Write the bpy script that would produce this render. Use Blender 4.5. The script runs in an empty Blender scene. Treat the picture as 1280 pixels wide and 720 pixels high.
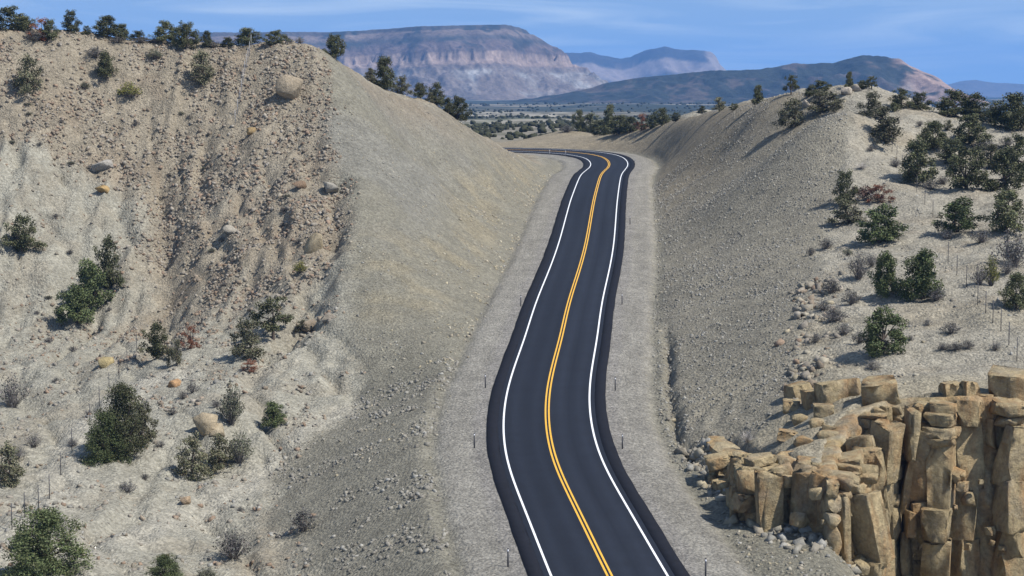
import bpy, math, random
import numpy as np
from mathutils import Vector, Matrix

rng = np.random.default_rng(7)
random.seed(7)
sc = bpy.context.scene
COL = sc.collection

# ------------------------------------------------------------------ camera
F = 2400.0                       # focal length in photo pixels (1280 wide)
CAM_Z = 30.0
PITCH = math.atan((360.0 - 108.0) / F)
cam_d = bpy.data.cameras.new('camera')
cam_d.sensor_width = 36.0
cam_d.lens = 36.0 * F / 1280.0
cam_d.clip_start = 1.0
cam_d.clip_end = 60000.0
cam = bpy.data.objects.new('camera', cam_d)
COL.objects.link(cam)
cam.location = (0, 0, CAM_Z)
cam.rotation_euler = (math.pi / 2 - PITCH, 0, 0)
sc.camera = cam

# ------------------------------------------------------------------ world, sun, exposure
SUN_ELEV = math.radians(52.0)
SUN_AZ = math.radians(115.0)      # compass-style: 0 = +Y (view direction), 90 = +X (right)
SUN_STRENGTH = 5.0
SKY_STRENGTH = 0.14
EXPOSURE = 0.25
world = bpy.data.worlds.new('World')
sc.world = world
world.use_nodes = True
wn, wl = world.node_tree.nodes, world.node_tree.links
wn.clear()
w_out = wn.new('ShaderNodeOutputWorld')
w_bg = wn.new('ShaderNodeBackground')
w_bg.inputs['Strength'].default_value = SKY_STRENGTH
w_sky = wn.new('ShaderNodeTexSky')
w_sky.sky_type = 'NISHITA'
w_sky.sun_disc = False
w_sky.sun_elevation = SUN_ELEV
w_sky.sun_rotation = SUN_AZ
w_sky.altitude = 2000.0
w_sky.air_density = 1.0
w_sky.dust_density = 0.45
w_sky.ozone_density = 1.0
w_tc = wn.new('ShaderNodeTexCoord')
# high desert air: the blue reaches low, so the whole dome is read a little higher up
w_add = wn.new('ShaderNodeVectorMath'); w_add.operation = 'ADD'
w_add.inputs[1].default_value = (0, 0, 0.18)
w_nrm = wn.new('ShaderNodeVectorMath'); w_nrm.operation = 'NORMALIZE'
wl.new(w_tc.outputs['Generated'], w_add.inputs[0])
wl.new(w_add.outputs[0], w_nrm.inputs[0])
wl.new(w_nrm.outputs[0], w_sky.inputs['Vector'])
# thin cirrus streaks
w_map = wn.new('ShaderNodeMapping')
w_map.inputs['Scale'].default_value = (4.0, 4.0, 48.0)
w_map.inputs['Rotation'].default_value = (0.0, 0.012, 0.0)
wl.new(w_tc.outputs['Generated'], w_map.inputs['Vector'])
w_noise = wn.new('ShaderNodeTexNoise')
w_noise.inputs['Scale'].default_value = 1.6
w_noise.inputs['Detail'].default_value = 7.0
w_noise.inputs['Roughness'].default_value = 0.55
w_noise.inputs['Distortion'].default_value = 1.1
wl.new(w_map.outputs[0], w_noise.inputs['Vector'])
w_ramp = wn.new('ShaderNodeValToRGB')
w_ramp.color_ramp.elements[0].position = 0.44
w_ramp.color_ramp.elements[0].color = (0, 0, 0, 1)
w_ramp.color_ramp.elements[1].position = 0.80
w_ramp.color_ramp.elements[1].color = (0.60, 0.60, 0.60, 1)
wl.new(w_noise.outputs['Fac'], w_ramp.inputs['Fac'])
w_mix = wn.new('ShaderNodeMix'); w_mix.data_type = 'RGBA'
w_mix.inputs['B'].default_value = (4.6, 5.4, 6.2, 1)
wl.new(w_ramp.outputs['Color'], w_mix.inputs['Factor'])
wl.new(w_sky.outputs['Color'], w_mix.inputs['A'])
wl.new(w_mix.outputs['Result'], w_bg.inputs['Color'])
wl.new(w_bg.outputs[0], w_out.inputs['Surface'])

sun_d = bpy.data.lights.new('sun', 'SUN')
sun_d.energy = SUN_STRENGTH
sun_d.angle = math.radians(0.53)
sun_d.color = (1.0, 0.955, 0.89)
sun = bpy.data.objects.new('sun', sun_d)
COL.objects.link(sun)
to_sun = Vector((math.sin(SUN_AZ) * math.cos(SUN_ELEV), math.cos(SUN_AZ) * math.cos(SUN_ELEV), math.sin(SUN_ELEV)))
sun.rotation_euler = to_sun.to_track_quat('Z', 'Y').to_euler()
sun.location = (120, 60, 200)

sc.render.engine = 'CYCLES'
sc.view_settings.view_transform = 'Standard'
sc.view_settings.look = 'None'
sc.view_settings.gamma = 1.0
sc.view_settings.exposure = EXPOSURE
sc.view_settings.use_curve_mapping = False
sc.cycles.use_denoising = True
sc.cycles.max_bounces = 5
sc.cycles.diffuse_bounces = 2
sc.cycles.volume_bounces = 1
sc.cycles.transparent_max_bounces = 4

# ------------------------------------------------------------------ pixel -> world
CP, SP = math.cos(PITCH), math.sin(PITCH)

def P(px, py, Y):
    """point seen at photo pixel (px, py) at ground distance Y"""
    a = (px - 640.0) / F
    b = (360.0 - py) / F
    dy = CP + b * SP
    dz = -SP + b * CP
    t = Y / dy
    return np.array((a * t, Y, CAM_Z + dz * t))

# ------------------------------------------------------------------ numpy noise
_perm = rng.random((256, 256)).astype(np.float32)

def vnoise(x, y, seed=0):
    x = np.asarray(x, np.float64) + seed * 17.31
    y = np.asarray(y, np.float64) + seed * 9.77
    xi = np.floor(x).astype(np.int64); yi = np.floor(y).astype(np.int64)
    fx = x - xi; fy = y - yi
    fx = fx * fx * fx * (fx * (fx * 6 - 15) + 10)
    fy = fy * fy * fy * (fy * (fy * 6 - 15) + 10)
    a = _perm[xi & 255, yi & 255]; b = _perm[(xi + 1) & 255, yi & 255]
    c = _perm[xi & 255, (yi + 1) & 255]; d = _perm[(xi + 1) & 255, (yi + 1) & 255]
    return (a * (1 - fx) + b * fx) * (1 - fy) + (c * (1 - fx) + d * fx) * fy

def fbm(x, y, oct=4, seed=0, gain=0.5):
    s = 0; amp = 1.0; tot = 0
    for i in range(oct):
        s = s + amp * (vnoise(x * 2 ** i, y * 2 ** i, seed + i * 3) * 2 - 1)
        tot += amp; amp *= gain
    return s / tot

def ridged(x, y, oct=3, seed=0):
    s = 0; amp = 1.0; tot = 0
    for i in range(oct):
        s = s + amp * (1 - np.abs(vnoise(x * 2 ** i, y * 2 ** i, seed + i * 5) * 2 - 1) * 1.6)
        tot += amp; amp *= 0.5
    return s / tot

def worley(x, y, seed=0):
    """F1, F2, random value of the nearest cell"""
    x = np.asarray(x, np.float64); y = np.asarray(y, np.float64)
    xi = np.floor(x).astype(np.int64); yi = np.floor(y).astype(np.int64)
    f1 = np.full(x.shape, 9.0); f2 = np.full(x.shape, 9.0); cid = np.zeros(x.shape)
    for dx in (-1, 0, 1):
        for dy in (-1, 0, 1):
            cx = xi + dx; cy = yi + dy
            jx = _perm[(cx + seed) & 255, (cy + 31) & 255] * 0.8 + 0.1
            jy = _perm[(cx + 77) & 255, (cy + seed + 5) & 255] * 0.8 + 0.1
            r = _perm[(cx + 140 + seed) & 255, (cy + 91) & 255]
            d = np.hypot(cx + jx - x, cy + jy - y)
            m = d < f1
            f2 = np.where(m, f1, np.minimum(f2, d))
            cid = np.where(m, r, cid)
            f1 = np.where(m, d, f1)
    return f1, f2, cid

def sstep(a, b, x):
    t = np.clip((np.asarray(x, np.float64) - a) / (b - a), 0, 1)
    return t * t * (3 - 2 * t)

# ------------------------------------------------------------------ mesh / object helpers
def mesh_np(name, verts, faces, mat=None, smooth=False, col=None):
    """faces: (n,3) or (n,4) int array"""
    me = bpy.data.meshes.new(name)
    verts = np.ascontiguousarray(verts, np.float32); faces = np.ascontiguousarray(faces, np.int32)
    n, k = faces.shape
    me.vertices.add(len(verts)); me.vertices.foreach_set('co', verts.ravel())
    me.loops.add(n * k); me.loops.foreach_set('vertex_index', faces.ravel())
    me.polygons.add(n)
    me.polygons.foreach_set('loop_start', np.arange(0, n * k, k, dtype=np.int32))
    me.polygons.foreach_set('loop_total', np.full(n, k, np.int32))
    if smooth:
        me.polygons.foreach_set('use_smooth', np.ones(n, bool))
    me.update(calc_edges=True)
    if col is not None:
        at = me.color_attributes.new('Col', 'FLOAT_COLOR', 'POINT')
        c4 = np.ones((len(verts), 4), np.float32); c4[:, :3] = col
        at.data.foreach_set('color', c4.ravel())
    if mat is not None:
        me.materials.append(mat)
    return me

def obj(name, me, parent=None, loc=None):
    o = bpy.data.objects.new(name, me)
    COL.objects.link(o)
    if parent is not None:
        o.parent = parent
    if loc is not None:
        o.location = loc
    return o

def empty(name, loc, rz=0.0):
    o = bpy.data.objects.new(name, None)
    o.empty_display_size = 0.3
    COL.objects.link(o)
    o.location = loc
    o.rotation_euler = (0, 0, rz)
    return o

def tag(o, label=None, cat=None, group=None, kind=None):
    if label: o['label'] = label
    if cat: o['category'] = cat
    if group: o['group'] = group
    if kind: o['kind'] = kind
    return o

def grid_faces(nr, nc):
    i = np.arange(nr - 1)[:, None] * nc + np.arange(nc - 1)[None, :]
    return np.stack([i, i + 1, i + nc + 1, i + nc], -1).reshape(-1, 4)

# ------------------------------------------------------------------ materials
def new_mat(name, rough=0.9, spec=0.2):
    m = bpy.data.materials.new(name); m.use_nodes = True
    b = m.node_tree.nodes['Principled BSDF']
    b.inputs['Roughness'].default_value = rough
    b.inputs['Specular IOR Level'].default_value = spec
    return m, m.node_tree.nodes, m.node_tree.links, b

def attr_ground(name, scales, contrast=0.35, bump=0.06, speck=0.0, rough=0.95, bscale=4.0, gravel=0.0, stain=None):
    """vertex colour of the ground itself x multi-scale grain, with fine relief"""
    m, n, l, b = new_mat(name, rough, 0.12)
    at = n.new('ShaderNodeAttribute'); at.attribute_name = 'Col'
    geo = n.new('ShaderNodeNewGeometry')
    fac = None
    for i, s in enumerate(scales):
        t = n.new('ShaderNodeTexNoise')
        t.inputs['Scale'].default_value = s
        t.inputs['Detail'].default_value = 8.0
        t.inputs['Roughness'].default_value = 0.68
        l.new(geo.outputs['Position'], t.inputs['Vector'])
        r = n.new('ShaderNodeMapRange')
        r.inputs['From Min'].default_value = 0.3; r.inputs['From Max'].default_value = 0.7
        r.inputs['To Min'].default_value = 1 - contrast; r.inputs['To Max'].default_value = 1 + contrast
        l.new(t.outputs['Fac'], r.inputs['Value'])
        if fac is None:
            fac = r.outputs[0]
        else:
            mm = n.new('ShaderNodeMath'); mm.operation = 'MULTIPLY'
            l.new(fac, mm.inputs[0]); l.new(r.outputs[0], mm.inputs[1]); fac = mm.outputs[0]
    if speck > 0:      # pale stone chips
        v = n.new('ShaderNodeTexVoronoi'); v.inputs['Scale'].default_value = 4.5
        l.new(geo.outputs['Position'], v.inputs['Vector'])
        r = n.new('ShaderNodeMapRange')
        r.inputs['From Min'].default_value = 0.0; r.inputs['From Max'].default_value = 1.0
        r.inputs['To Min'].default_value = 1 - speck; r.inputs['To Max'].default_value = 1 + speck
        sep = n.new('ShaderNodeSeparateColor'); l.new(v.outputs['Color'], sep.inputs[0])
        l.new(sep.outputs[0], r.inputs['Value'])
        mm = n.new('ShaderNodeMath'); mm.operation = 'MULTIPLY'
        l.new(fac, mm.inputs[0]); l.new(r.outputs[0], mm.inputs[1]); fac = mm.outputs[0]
    csrc = at.outputs['Color']
    if stain is not None:      # iron staining run down the joints, and grey weathering
        for (scl, lo, hi, k, c) in stain:
            mp = n.new('ShaderNodeMapping'); mp.inputs['Scale'].default_value = scl
            l.new(geo.outputs['Position'], mp.inputs['Vector'])
            t = n.new('ShaderNodeTexNoise'); t.inputs['Scale'].default_value = 1.0; t.inputs['Detail'].default_value = 7.0
            t.inputs['Roughness'].default_value = 0.65
            l.new(mp.outputs[0], t.inputs['Vector'])
            r = n.new('ShaderNodeMapRange'); r.inputs['From Min'].default_value = lo; r.inputs['From Max'].default_value = hi
            r.inputs['To Max'].default_value = k
            l.new(t.outputs['Fac'], r.inputs['Value'])
            mxn = n.new('ShaderNodeMix'); mxn.data_type = 'RGBA'; mxn.inputs['B'].default_value = (*c, 1)
            l.new(r.outputs[0], mxn.inputs['Factor']); l.new(csrc, mxn.inputs['A']); csrc = mxn.outputs['Result']
    vm = n.new('ShaderNodeVectorMath'); vm.operation = 'SCALE'
    l.new(csrc, vm.inputs[0]); l.new(fac, vm.inputs['Scale'])
    l.new(vm.outputs[0], b.inputs['Base Color'])
    if bump > 0:
        t = n.new('ShaderNodeTexNoise'); t.inputs['Scale'].default_value = bscale
        t.inputs['Detail'].default_value = 10.0; t.inputs['Roughness'].default_value = 0.72
        l.new(geo.outputs['Position'], t.inputs['Vector'])
        bp = n.new('ShaderNodeBump'); bp.inputs['Distance'].default_value = bump * 4
        bp.inputs['Strength'].default_value = 0.8
        hsrc = t.outputs['Fac']
        if gravel > 0:
            v = n.new('ShaderNodeTexVoronoi'); v.inputs['Scale'].default_value = 4.2
            v.inputs['Randomness'].default_value = 1.0
            l.new(geo.outputs['Position'], v.inputs['Vector'])
            mm = n.new('ShaderNodeMath'); mm.operation = 'MULTIPLY_ADD'
            mm.inputs[1].default_value = -gravel
            l.new(v.outputs['Distance'], mm.inputs[0]); l.new(hsrc, mm.inputs[2]); hsrc = mm.outputs[0]
        l.new(hsrc, bp.inputs['Height'])
        l.new(bp.outputs[0], b.inputs['Normal'])
    return m

def plain(name, c, rough=0.7, spec=0.2, noise=0.0, nscale=8.0):
    m, n, l, b = new_mat(name, rough, spec)
    if noise <= 0:
        b.inputs['Base Color'].default_value = (*c, 1)
        # slight grain so nothing is perfectly flat
        noise = 0.06
    geo = n.new('ShaderNodeNewGeometry')
    t = n.new('ShaderNodeTexNoise'); t.inputs['Scale'].default_value = nscale
    t.inputs['Detail'].default_value = 6.0; t.inputs['Roughness'].default_value = 0.65
    l.new(geo.outputs['Position'], t.inputs['Vector'])
    r = n.new('ShaderNodeMapRange')
    r.inputs['From Min'].default_value = 0.3; r.inputs['From Max'].default_value = 0.7
    r.inputs['To Min'].default_value = 1 - noise; r.inputs['To Max'].default_value = 1 + noise
    l.new(t.outputs['Fac'], r.inputs['Value'])
    vm = n.new('ShaderNodeVectorMath'); vm.operation = 'SCALE'
    vm.inputs[0].default_value = c
    l.new(r.outputs[0], vm.inputs['Scale'])
    l.new(vm.outputs[0], b.inputs['Base Color'])
    return m

def leaf_mat(name, c, var=0.45, transl=0.12):
    """leaf colour varies from leaf to leaf (attribute) and from plant to plant"""
    m, n, l, b = new_mat(name, 0.75, 0.15)
    at = n.new('ShaderNodeAttribute'); at.attribute_name = 'Col'
    oi = n.new('ShaderNodeObjectInfo')
    r = n.new('ShaderNodeMapRange')
    r.inputs['To Min'].default_value = 1 - var; r.inputs['To Max'].default_value = 1 + var
    l.new(oi.outputs['Random'], r.inputs['Value'])
    vm = n.new('ShaderNodeVectorMath'); vm.operation = 'MULTIPLY'
    vm.inputs[1].default_value = c
    l.new(at.outputs['Color'], vm.inputs[0])
    vs = n.new('ShaderNodeVectorMath'); vs.operation = 'SCALE'
    l.new(vm.outputs[0], vs.inputs[0]); l.new(r.outputs[0], vs.inputs['Scale'])
    l.new(vs.outputs[0], b.inputs['Base Color'])
    return m

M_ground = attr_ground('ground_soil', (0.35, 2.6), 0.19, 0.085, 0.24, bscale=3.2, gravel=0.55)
M_valley = attr_ground('valley_soil', (0.006, 0.03), 0.35, 0.0)
M_mesa = attr_ground('mesa_rock', (0.02, 0.09), 0.32, 2.0, bscale=0.03)
M_far = attr_ground('far_rock', (0.01, 0.05), 0.2, 0.0)
M_boulder = attr_ground('boulder_rock', (0.8, 3.0), 0.24, 0.10, bscale=2.0)
M_rubble = attr_ground('rubble_stone', (3.0,), 0.18, 0.02, bscale=6.0)
M_cliff = attr_ground('cliff_rock', (0.5, 3.0), 0.28, 0.14, bscale=1.8,
                      stain=[((0.5, 0.5, 0.16), 0.46, 0.62, 0.8, (0.31, 0.185, 0.085)), ((0.35, 0.35, 0.5), 0.50, 0.68, 0.6, (0.24, 0.215, 0.17)), ((1.6, 1.6, 0.25), 0.60, 0.70, 0.6, (0.13, 0.095, 0.06))])
M_asphalt = plain('asphalt_lane', (0.021, 0.025, 0.035), 0.86, 0.25, 0.18, 1.3)
M_asphalt_d = plain('asphalt_shoulder', (0.011, 0.012, 0.017), 0.92, 0.15, 0.22, 1.7)
M_white = plain('paint_white', (0.78, 0.79, 0.80), 0.6, 0.3, 0.08, 3.0)
M_yellow = plain('paint_yellow', (0.72, 0.40, 0.045), 0.6, 0.3, 0.10, 3.0)
M_post = plain('post_steel', (0.055, 0.055, 0.06), 0.6, 0.3, 0.2)
M_postpale = plain('post_galvanised', (0.27, 0.275, 0.285), 0.5, 0.4, 0.1)
M_wire = plain('wire_steel', (0.12, 0.12, 0.13), 0.5, 0.4)
M_reflect = plain('reflector', (0.75, 0.75, 0.78), 0.3, 0.5)
M_bark = plain('bark', (0.10, 0.08, 0.065), 0.9, 0.1, 0.35, 5.0)
M_greywood = plain('grey_twigs', (0.19, 0.175, 0.165), 0.9, 0.1, 0.3, 5.0)
M_deadwood = plain('bleached_wood', (0.42, 0.39, 0.36), 0.85, 0.1, 0.25, 4.0)
M_leaf = leaf_mat('juniper_leaf', (0.100, 0.104, 0.054), 0.3)
M_leafb = leaf_mat('bright_juniper_leaf', (0.092, 0.110, 0.048), 0.2)
M_leafd = leaf_mat('dull_juniper_leaf', (0.118, 0.114, 0.070))
M_sage = leaf_mat('sage_leaf', (0.150, 0.142, 0.128), 0.3)
M_sageg = leaf_mat('green_sage_leaf', (0.112, 0.114, 0.078), 0.3)
M_rust = leaf_mat('rust_leaf', (0.20, 0.085, 0.050), 0.25)
M_yel = leaf_mat('yellow_leaf', (0.16, 0.155, 0.045), 0.25)

# ------------------------------------------------------------------ road centre line
ROADZ_Y = np.array([60, 90, 119, 154, 188, 243, 297, 340, 373, 420, 470, 600.])
ROADZ_Z = np.array([-3.5, -1.8, 0.0, 2.5, 5.0, 9.1, 12.6, 14.3, 14.95, 15.3, 15.4, 15.4])
_yy = np.arange(60, 600, 1.0)
_zz = np.interp(_yy, ROADZ_Y, ROADZ_Z)
_k = np.exp(-np.linspace(-2, 2, 41) ** 2); _k /= _k.sum()
_zs = np.convolve(np.pad(_zz, 20, mode='edge'), _k, 'valid')

def road_z(Y):
    return np.interp(Y, _yy, _zs)

def on_road(px, py):
    lo, hi = 70.0, 520.0
    for _ in range(60):
        mid = 0.5 * (lo + hi)
        if P(px, py, mid)[2] > road_z(mid): lo = mid
        else: hi = mid
    q = P(px, py, lo)
    return q

YEL = [(830, 845), (793, 780), (762, 720), (735, 665), (714, 620), (699, 595), (689.6, 570), (685, 545), (682.6, 520), (683.4, 500), (688, 470), (701, 423),
       (711, 378), (731, 312), (742.5, 250), (752, 217)]
cl = [on_road(*p)[:2] for p in YEL]
cl += [np.array(p) for p in ((18.4, 365), (19.4, 388), (18.9, 408), (16.2, 424), (11.2, 437), (4.5, 445), (-6, 450), (-22, 453), (-45, 452), (-75, 446), (-110, 436))]
cl = np.array(cl)

def catmull(pts, step, smooth=3):
    out = []
    p = np.vstack([2 * pts[0] - pts[1], pts, 2 * pts[-1] - pts[-2]])
    for i in range(1, len(p) - 2):
        d = np.linalg.norm(p[i + 1] - p[i]); n = max(2, int(d / 0.5))
        t = np.linspace(0, 1, n, endpoint=False)[:, None]
        out.append(0.5 * ((2 * p[i]) + (-p[i - 1] + p[i + 1]) * t + (2 * p[i - 1] - 5 * p[i] + 4 * p[i + 1] - p[i + 2]) * t ** 2
                          + (-p[i - 1] + 3 * p[i] - 3 * p[i + 1] + p[i + 2]) * t ** 3))
    q = np.vstack(out + [p[-2][None]])
    # smooth and resample
    for _ in range(smooth):
        k = np.ones(9) / 9
        q = np.stack([np.convolve(np.pad(q[:, c], 4, mode='reflect', reflect_type='odd'), k, 'valid') for c in range(q.shape[1])], 1)
    s = np.concatenate([[0], np.cumsum(np.linalg.norm(np.diff(q, axis=0), axis=1))])
    ss = np.arange(0, s[-1], step)
    return np.stack([np.interp(ss, s, q[:, c]) for c in range(q.shape[1])], 1)

CL = catmull(cl, 1.0, 24)
tan = np.gradient(CL, axis=0); tan /= np.linalg.norm(tan, axis=1)[:, None]
NR = np.stack([tan[:, 1], -tan[:, 0]], 1)            # to the right of travel
CLZ = road_z(np.where(np.arange(len(CL)) > np.argmax(CL[:, 1]), CL[:, 1].max(), CL[:, 1]))
BANK = 0.065 * sstep(335, 395, CL[:, 1]) * 1.0
BANK = np.where(np.arange(len(CL)) > np.argmax(CL[:, 1]), 0.065, BANK)

def road_frame(x, y):
    """signed lateral offset (right +), road level, bank at the nearest centre-line sample"""
    x = np.asarray(x, np.float64).ravel(); y = np.asarray(y, np.float64).ravel()
    s = np.empty(len(x)); z = np.empty(len(x)); b = np.empty(len(x)); ix = np.empty(len(x), int)
    for a in range(0, len(x), 20000):
        sl = slice(a, a + 20000)
        d2 = (x[sl, None] - CL[None, :, 0]) ** 2 + (y[sl, None] - CL[None, :, 1]) ** 2
        k = d2.argmin(1); ix[sl] = k
        dx = x[sl] - CL[k, 0]; dy = y[sl] - CL[k, 1]
        lat = dx * NR[k, 0] + dy * NR[k, 1]
        s[sl] = np.sign(lat) * np.sqrt(d2[np.arange(len(k)), k])
        along = dx * tan[k, 0] + dy * tan[k, 1]
        g = np.gradient(CLZ)
        z[sl] = CLZ[k] + g[k] * np.clip(along, -1, 1); b[sl] = BANK[k]
    return s, z, b, ix

# ------------------------------------------------------------------ natural ground: control points (photo pixel, distance)
CTRL = [
 # valley floor on the gully side
 (0,800,112),(150,800,113),(300,800,118),(0,720,125),(150,720,127),(300,720,132),(0,660,138),(150,660,140),(290,660,147),
 (0,600,152),(100,600,153),(200,600,156),(330,600,160),(370,680,139),(390,760,124),(0,500,186),(100,500,184),(200,500,179),(300,500,173),(440,520,174),
 (60,450,200),(150,450,196),
 # eroded hillside
 (-60,400,222),(0,400,219),(100,400,222),(200,400,220),(300,400,206),(380,400,199),(-60,300,234),(0,300,231),(100,300,234),(200,300,237),(300,300,227),(400,300,218),
 (-60,200,247),(0,200,245),(100,200,248),(200,200,250),(300,200,245),(390,200,239),(0,110,256),(100,110,258),(200,110,260),(300,110,259),(365,105,257),
 # its crest and the plateau behind
 (-80,38,262),(0,40,263),(100,44,266),(200,55,268),(250,58,268),(300,58,268),(350,56,267),(-80,48,300),(0,50,300),(100,54,300),(200,64,300),(300,68,300),(370,72,296),
 (0,78,400),(200,95,400),(330,115,400),(0,110,520),(300,140,520),
 # spur between hillside and road cut
 (440,450,186),(440,400,196),(440,350,206),(436,300,216),(430,240,228),(410,150,248),(392,90,258),(388,53,266),
 # upper edge of the road cut
 (430,82,273),(480,112,286),(520,124,296),(555,138,308),(590,163,322),(640,191,345),(675,206,362),
 (430,104,305),(480,130,318),(520,145,325),(555,160,335),(590,180,350),(620,193,372),(540,190,400),(460,180,420),
 # road-cut face
 (520,200,270),(560,240,264),(500,350,207),(520,420,190),(600,260,275),
 # slope on the other side
 (900,480,164),(960,530,146),(1000,480,153),(1000,400,173),(900,400,189),(900,300,236),(860,350,213),(1000,300,216),(1040,250,229),(1055,190,245),(1060,140,256),
 (960,200,270),(900,200,303),(960,128,302),(1010,118,300),(900,138,356),(850,200,338),(930,133,328),(880,142,375),(860,146,400),(840,150,430),(810,158,452),(780,169,482),(760,172,490),(735,165,498),(716,161,502),(690,166,500),(650,175,497),(610,182,505),(716,172,535),(650,182,535),
 # wooded hill
 (1060,105,288),(1080,104,290),(1102,112,290),(1150,130,287),(1230,152,272),(1290,162,262),(1360,170,260),(1110,190,252),(1150,205,246),(1200,222,238),(1280,235,232),(1360,240,232),
 (1080,300,209),(1150,300,206),(1280,300,200),(1360,300,200),(1060,400,171),(1150,400,166),(1280,400,163),(1360,400,163),(1040,470,153),(1150,470,149),(1280,470,147),(1360,470,147),
 (1000,135,350),(1075,128,335),(1150,145,335),(1290,180,315),(1000,150,420),(1150,165,400),(1290,190,400),(900,158,480),(1100,170,520),
 # keeps the brows from swelling behind their crests
 (-80,46,274),(0,49,274),(50,50,275),(100,53,277),(150,58,278),(200,63,279),(250,67,279),(300,67,279),(350,64,278),(440,94,288),(490,122,300),
 (880,154,405),(900,153,390),(930,148,375),(960,142,362),(940,155,405),(1000,130,322),(1030,127,320),(760,179,508),(780,178,512),(880,168,445),(930,168,450),(1040,110,289),(1230,160,292),(1280,168,290),(1180,150,300),
 # cliff edge
 (905,580,141.5),(940,580,135),(985,586,128.5),(1035,598,123.5),(1058,600,124.5),(1068,570,131),(1000,540,138),(1045,540,136),(1078,500,142),(1120,495,141.5),(1180,498,140),(1215,495,138.5),(1265,495,139),(1290,495,141),(1400,495,140),(1050,497,144),
]
pts = [P(*c) for c in CTRL]
for line in (((1010,118,300),(960,128,302),(930,133,328),(900,138,356),(880,142,375),(860,146,400),(840,150,430),(810,158,452),(780,169,482)),
             ((388,53,266),(430,82,273),(480,112,286),(520,124,296),(555,138,308),(590,163,322),(640,191,345),(675,206,362)),
             ((1000,480,153),(1000,400,173),(1028,300,214),(1040,250,229),(1055,190,245),(1060,140,256))):
    q = np.array([P(*c) for c in line])
    for a, b in zip(q[:-1], q[1:]):
        m = int(np.linalg.norm(b - a) / 5.0)
        for k in range(1, m): pts.append(a + (b - a) * k / m)
# ground beside the road bed
for i in range(0, len(CL), 9):
    for side in (-1, 1):
        if side > 0 and CL[i, 1] < 143: continue
        off = 10.2 * side
        x = CL[i, 0] + NR[i, 0] * off; y = CL[i, 1] + NR[i, 1] * off
        s, z, b, _ = road_frame([x], [y])
        if abs(s[0]) < 9.5: continue
        pts.append(np.array((x, y, CLZ[i] + BANK[i] * off * 0.5 - 0.25)))
pts = np.array(pts)

def rbf_fit(p):
    d = np.hypot(p[:, None, 0] - p[None, :, 0], p[:, None, 1] - p[None, :, 1])
    A = np.sqrt(d * d + 20.0)
    n = len(p)
    M = np.zeros((n + 3, n + 3)); M[:n, :n] = A + np.eye(n) * -0.4
    M[:n, n] = 1; M[:n, n + 1:] = p[:, :2] / 100; M[n:, :n] = M[:n, n:].T
    w = np.linalg.solve(M, np.concatenate([p[:, 2], np.zeros(3)]))
    return w

_w = rbf_fit(pts)

def rbf(x, y):
    sh = x.shape; x = x.ravel(); y = y.ravel(); out = np.empty(len(x)); n = len(pts)
    for a in range(0, len(x), 20000):
        sl = slice(a, a + 20000)
        d2 = (x[sl, None] - pts[None, :, 0]) ** 2 + (y[sl, None] - pts[None, :, 1]) ** 2
        out[sl] = np.sqrt(d2 + 20.0) @ _w[:n] + _w[n] + (x[sl] * _w[n + 1] + y[sl] * _w[n + 2]) / 100
    return out.reshape(sh)

V_Y = np.array([-500, 400, 480, 540, 600, 900, 1500, 2500, 5000, 9000, 16000.])
V_Z = np.array([-25, -20, 2, 14.6, 15.0, 11.5, 5.0, -1.0, -8.0, -25, -60.])

def valley_z(x, y):
    z = np.interp(y, V_Y, V_Z)
    a = sstep(560, 900, y)
    return z + sstep(545, 640, y) * 2.2 * fbm(x / 28, y / 45, 4, 2) * (1 - 0.6 * a) + a * (3.0 * fbm(x / 160, y / 260, 4, 3) + np.clip(y / 5000, 0, 1) * 5 * fbm(x / 500, y / 700, 3, 8))

# dividing lines in plan
crL = np.array([P(*c)[:2] for c in ((392,760,124),(372,680,139),(332,600,160),(440,520,174),(440,450,186),(440,400,196),(440,350,206),(436,300,216),(430,240,228),(410,150,248),(390,53,266),(430,82,274),(480,112,288),(555,138,310),(590,163,324),(640,191,347),(675,206,364))])
crR = np.array([P(*c)[:2] for c in ((1000,585,127),(905,580,141.5),(965,530,146),(1000,480,153),(1000,400,173),(1028,300,214),(1045,250,229),(1055,190,245),(1060,140,256),(1010,118,300),(900,138,356),(840,152,432))])

def line_x(cr, y):
    o = np.argsort(cr[:, 1]); return np.interp(y, cr[o, 1], cr[o, 0])

# cliff outline (plan)
CE = np.array([P(*c)[:2] for c in ((880,578,148),(905,580,141.5),(940,580,135),(985,586,128.5),(1035,598,123.5),(1058,600,124.0),(1067,575,130),(1076,545,137),(1120,510,139.8),(1180,510,138.6),(1215,505,137.2),(1265,505,137.6),(1300,505,139.4),(1420,505,138.5))])
CE = catmull(CE, 0.22)

def cliff_base(x, y):
    return 0.15 + 0.05 * (y - 122) - 1.1 * np.maximum(0, x - 20.5) + 0.55 * np.maximum(0, x - 28.5) + 0.55 * np.maximum(0, x - 33)

def cliff_sd(x, y):
    """signed distance to the cliff line: + on top, - in front"""
    sh = x.shape; x = x.ravel(); y = y.ravel(); out = np.full(len(x), 99.0)
    m = (x > 8) & (y < 175)
    idx = np.nonzero(m)[0]
    t = np.gradient(CE, axis=0); t /= np.linalg.norm(t, axis=1)[:, None]
    for a in range(0, len(idx), 20000):
        k = idx[a:a + 20000]
        d2 = (x[k, None] - CE[None, :, 0]) ** 2 + (y[k, None] - CE[None, :, 1]) ** 2
        j = d2.argmin(1)
        c = t[j, 0] * (y[k] - CE[j, 1]) - t[j, 1] * (x[k] - CE[j, 0])
        out[k] = np.sign(c) * np.sqrt(d2[np.arange(len(j)), j])
    return out.reshape(sh)

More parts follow.
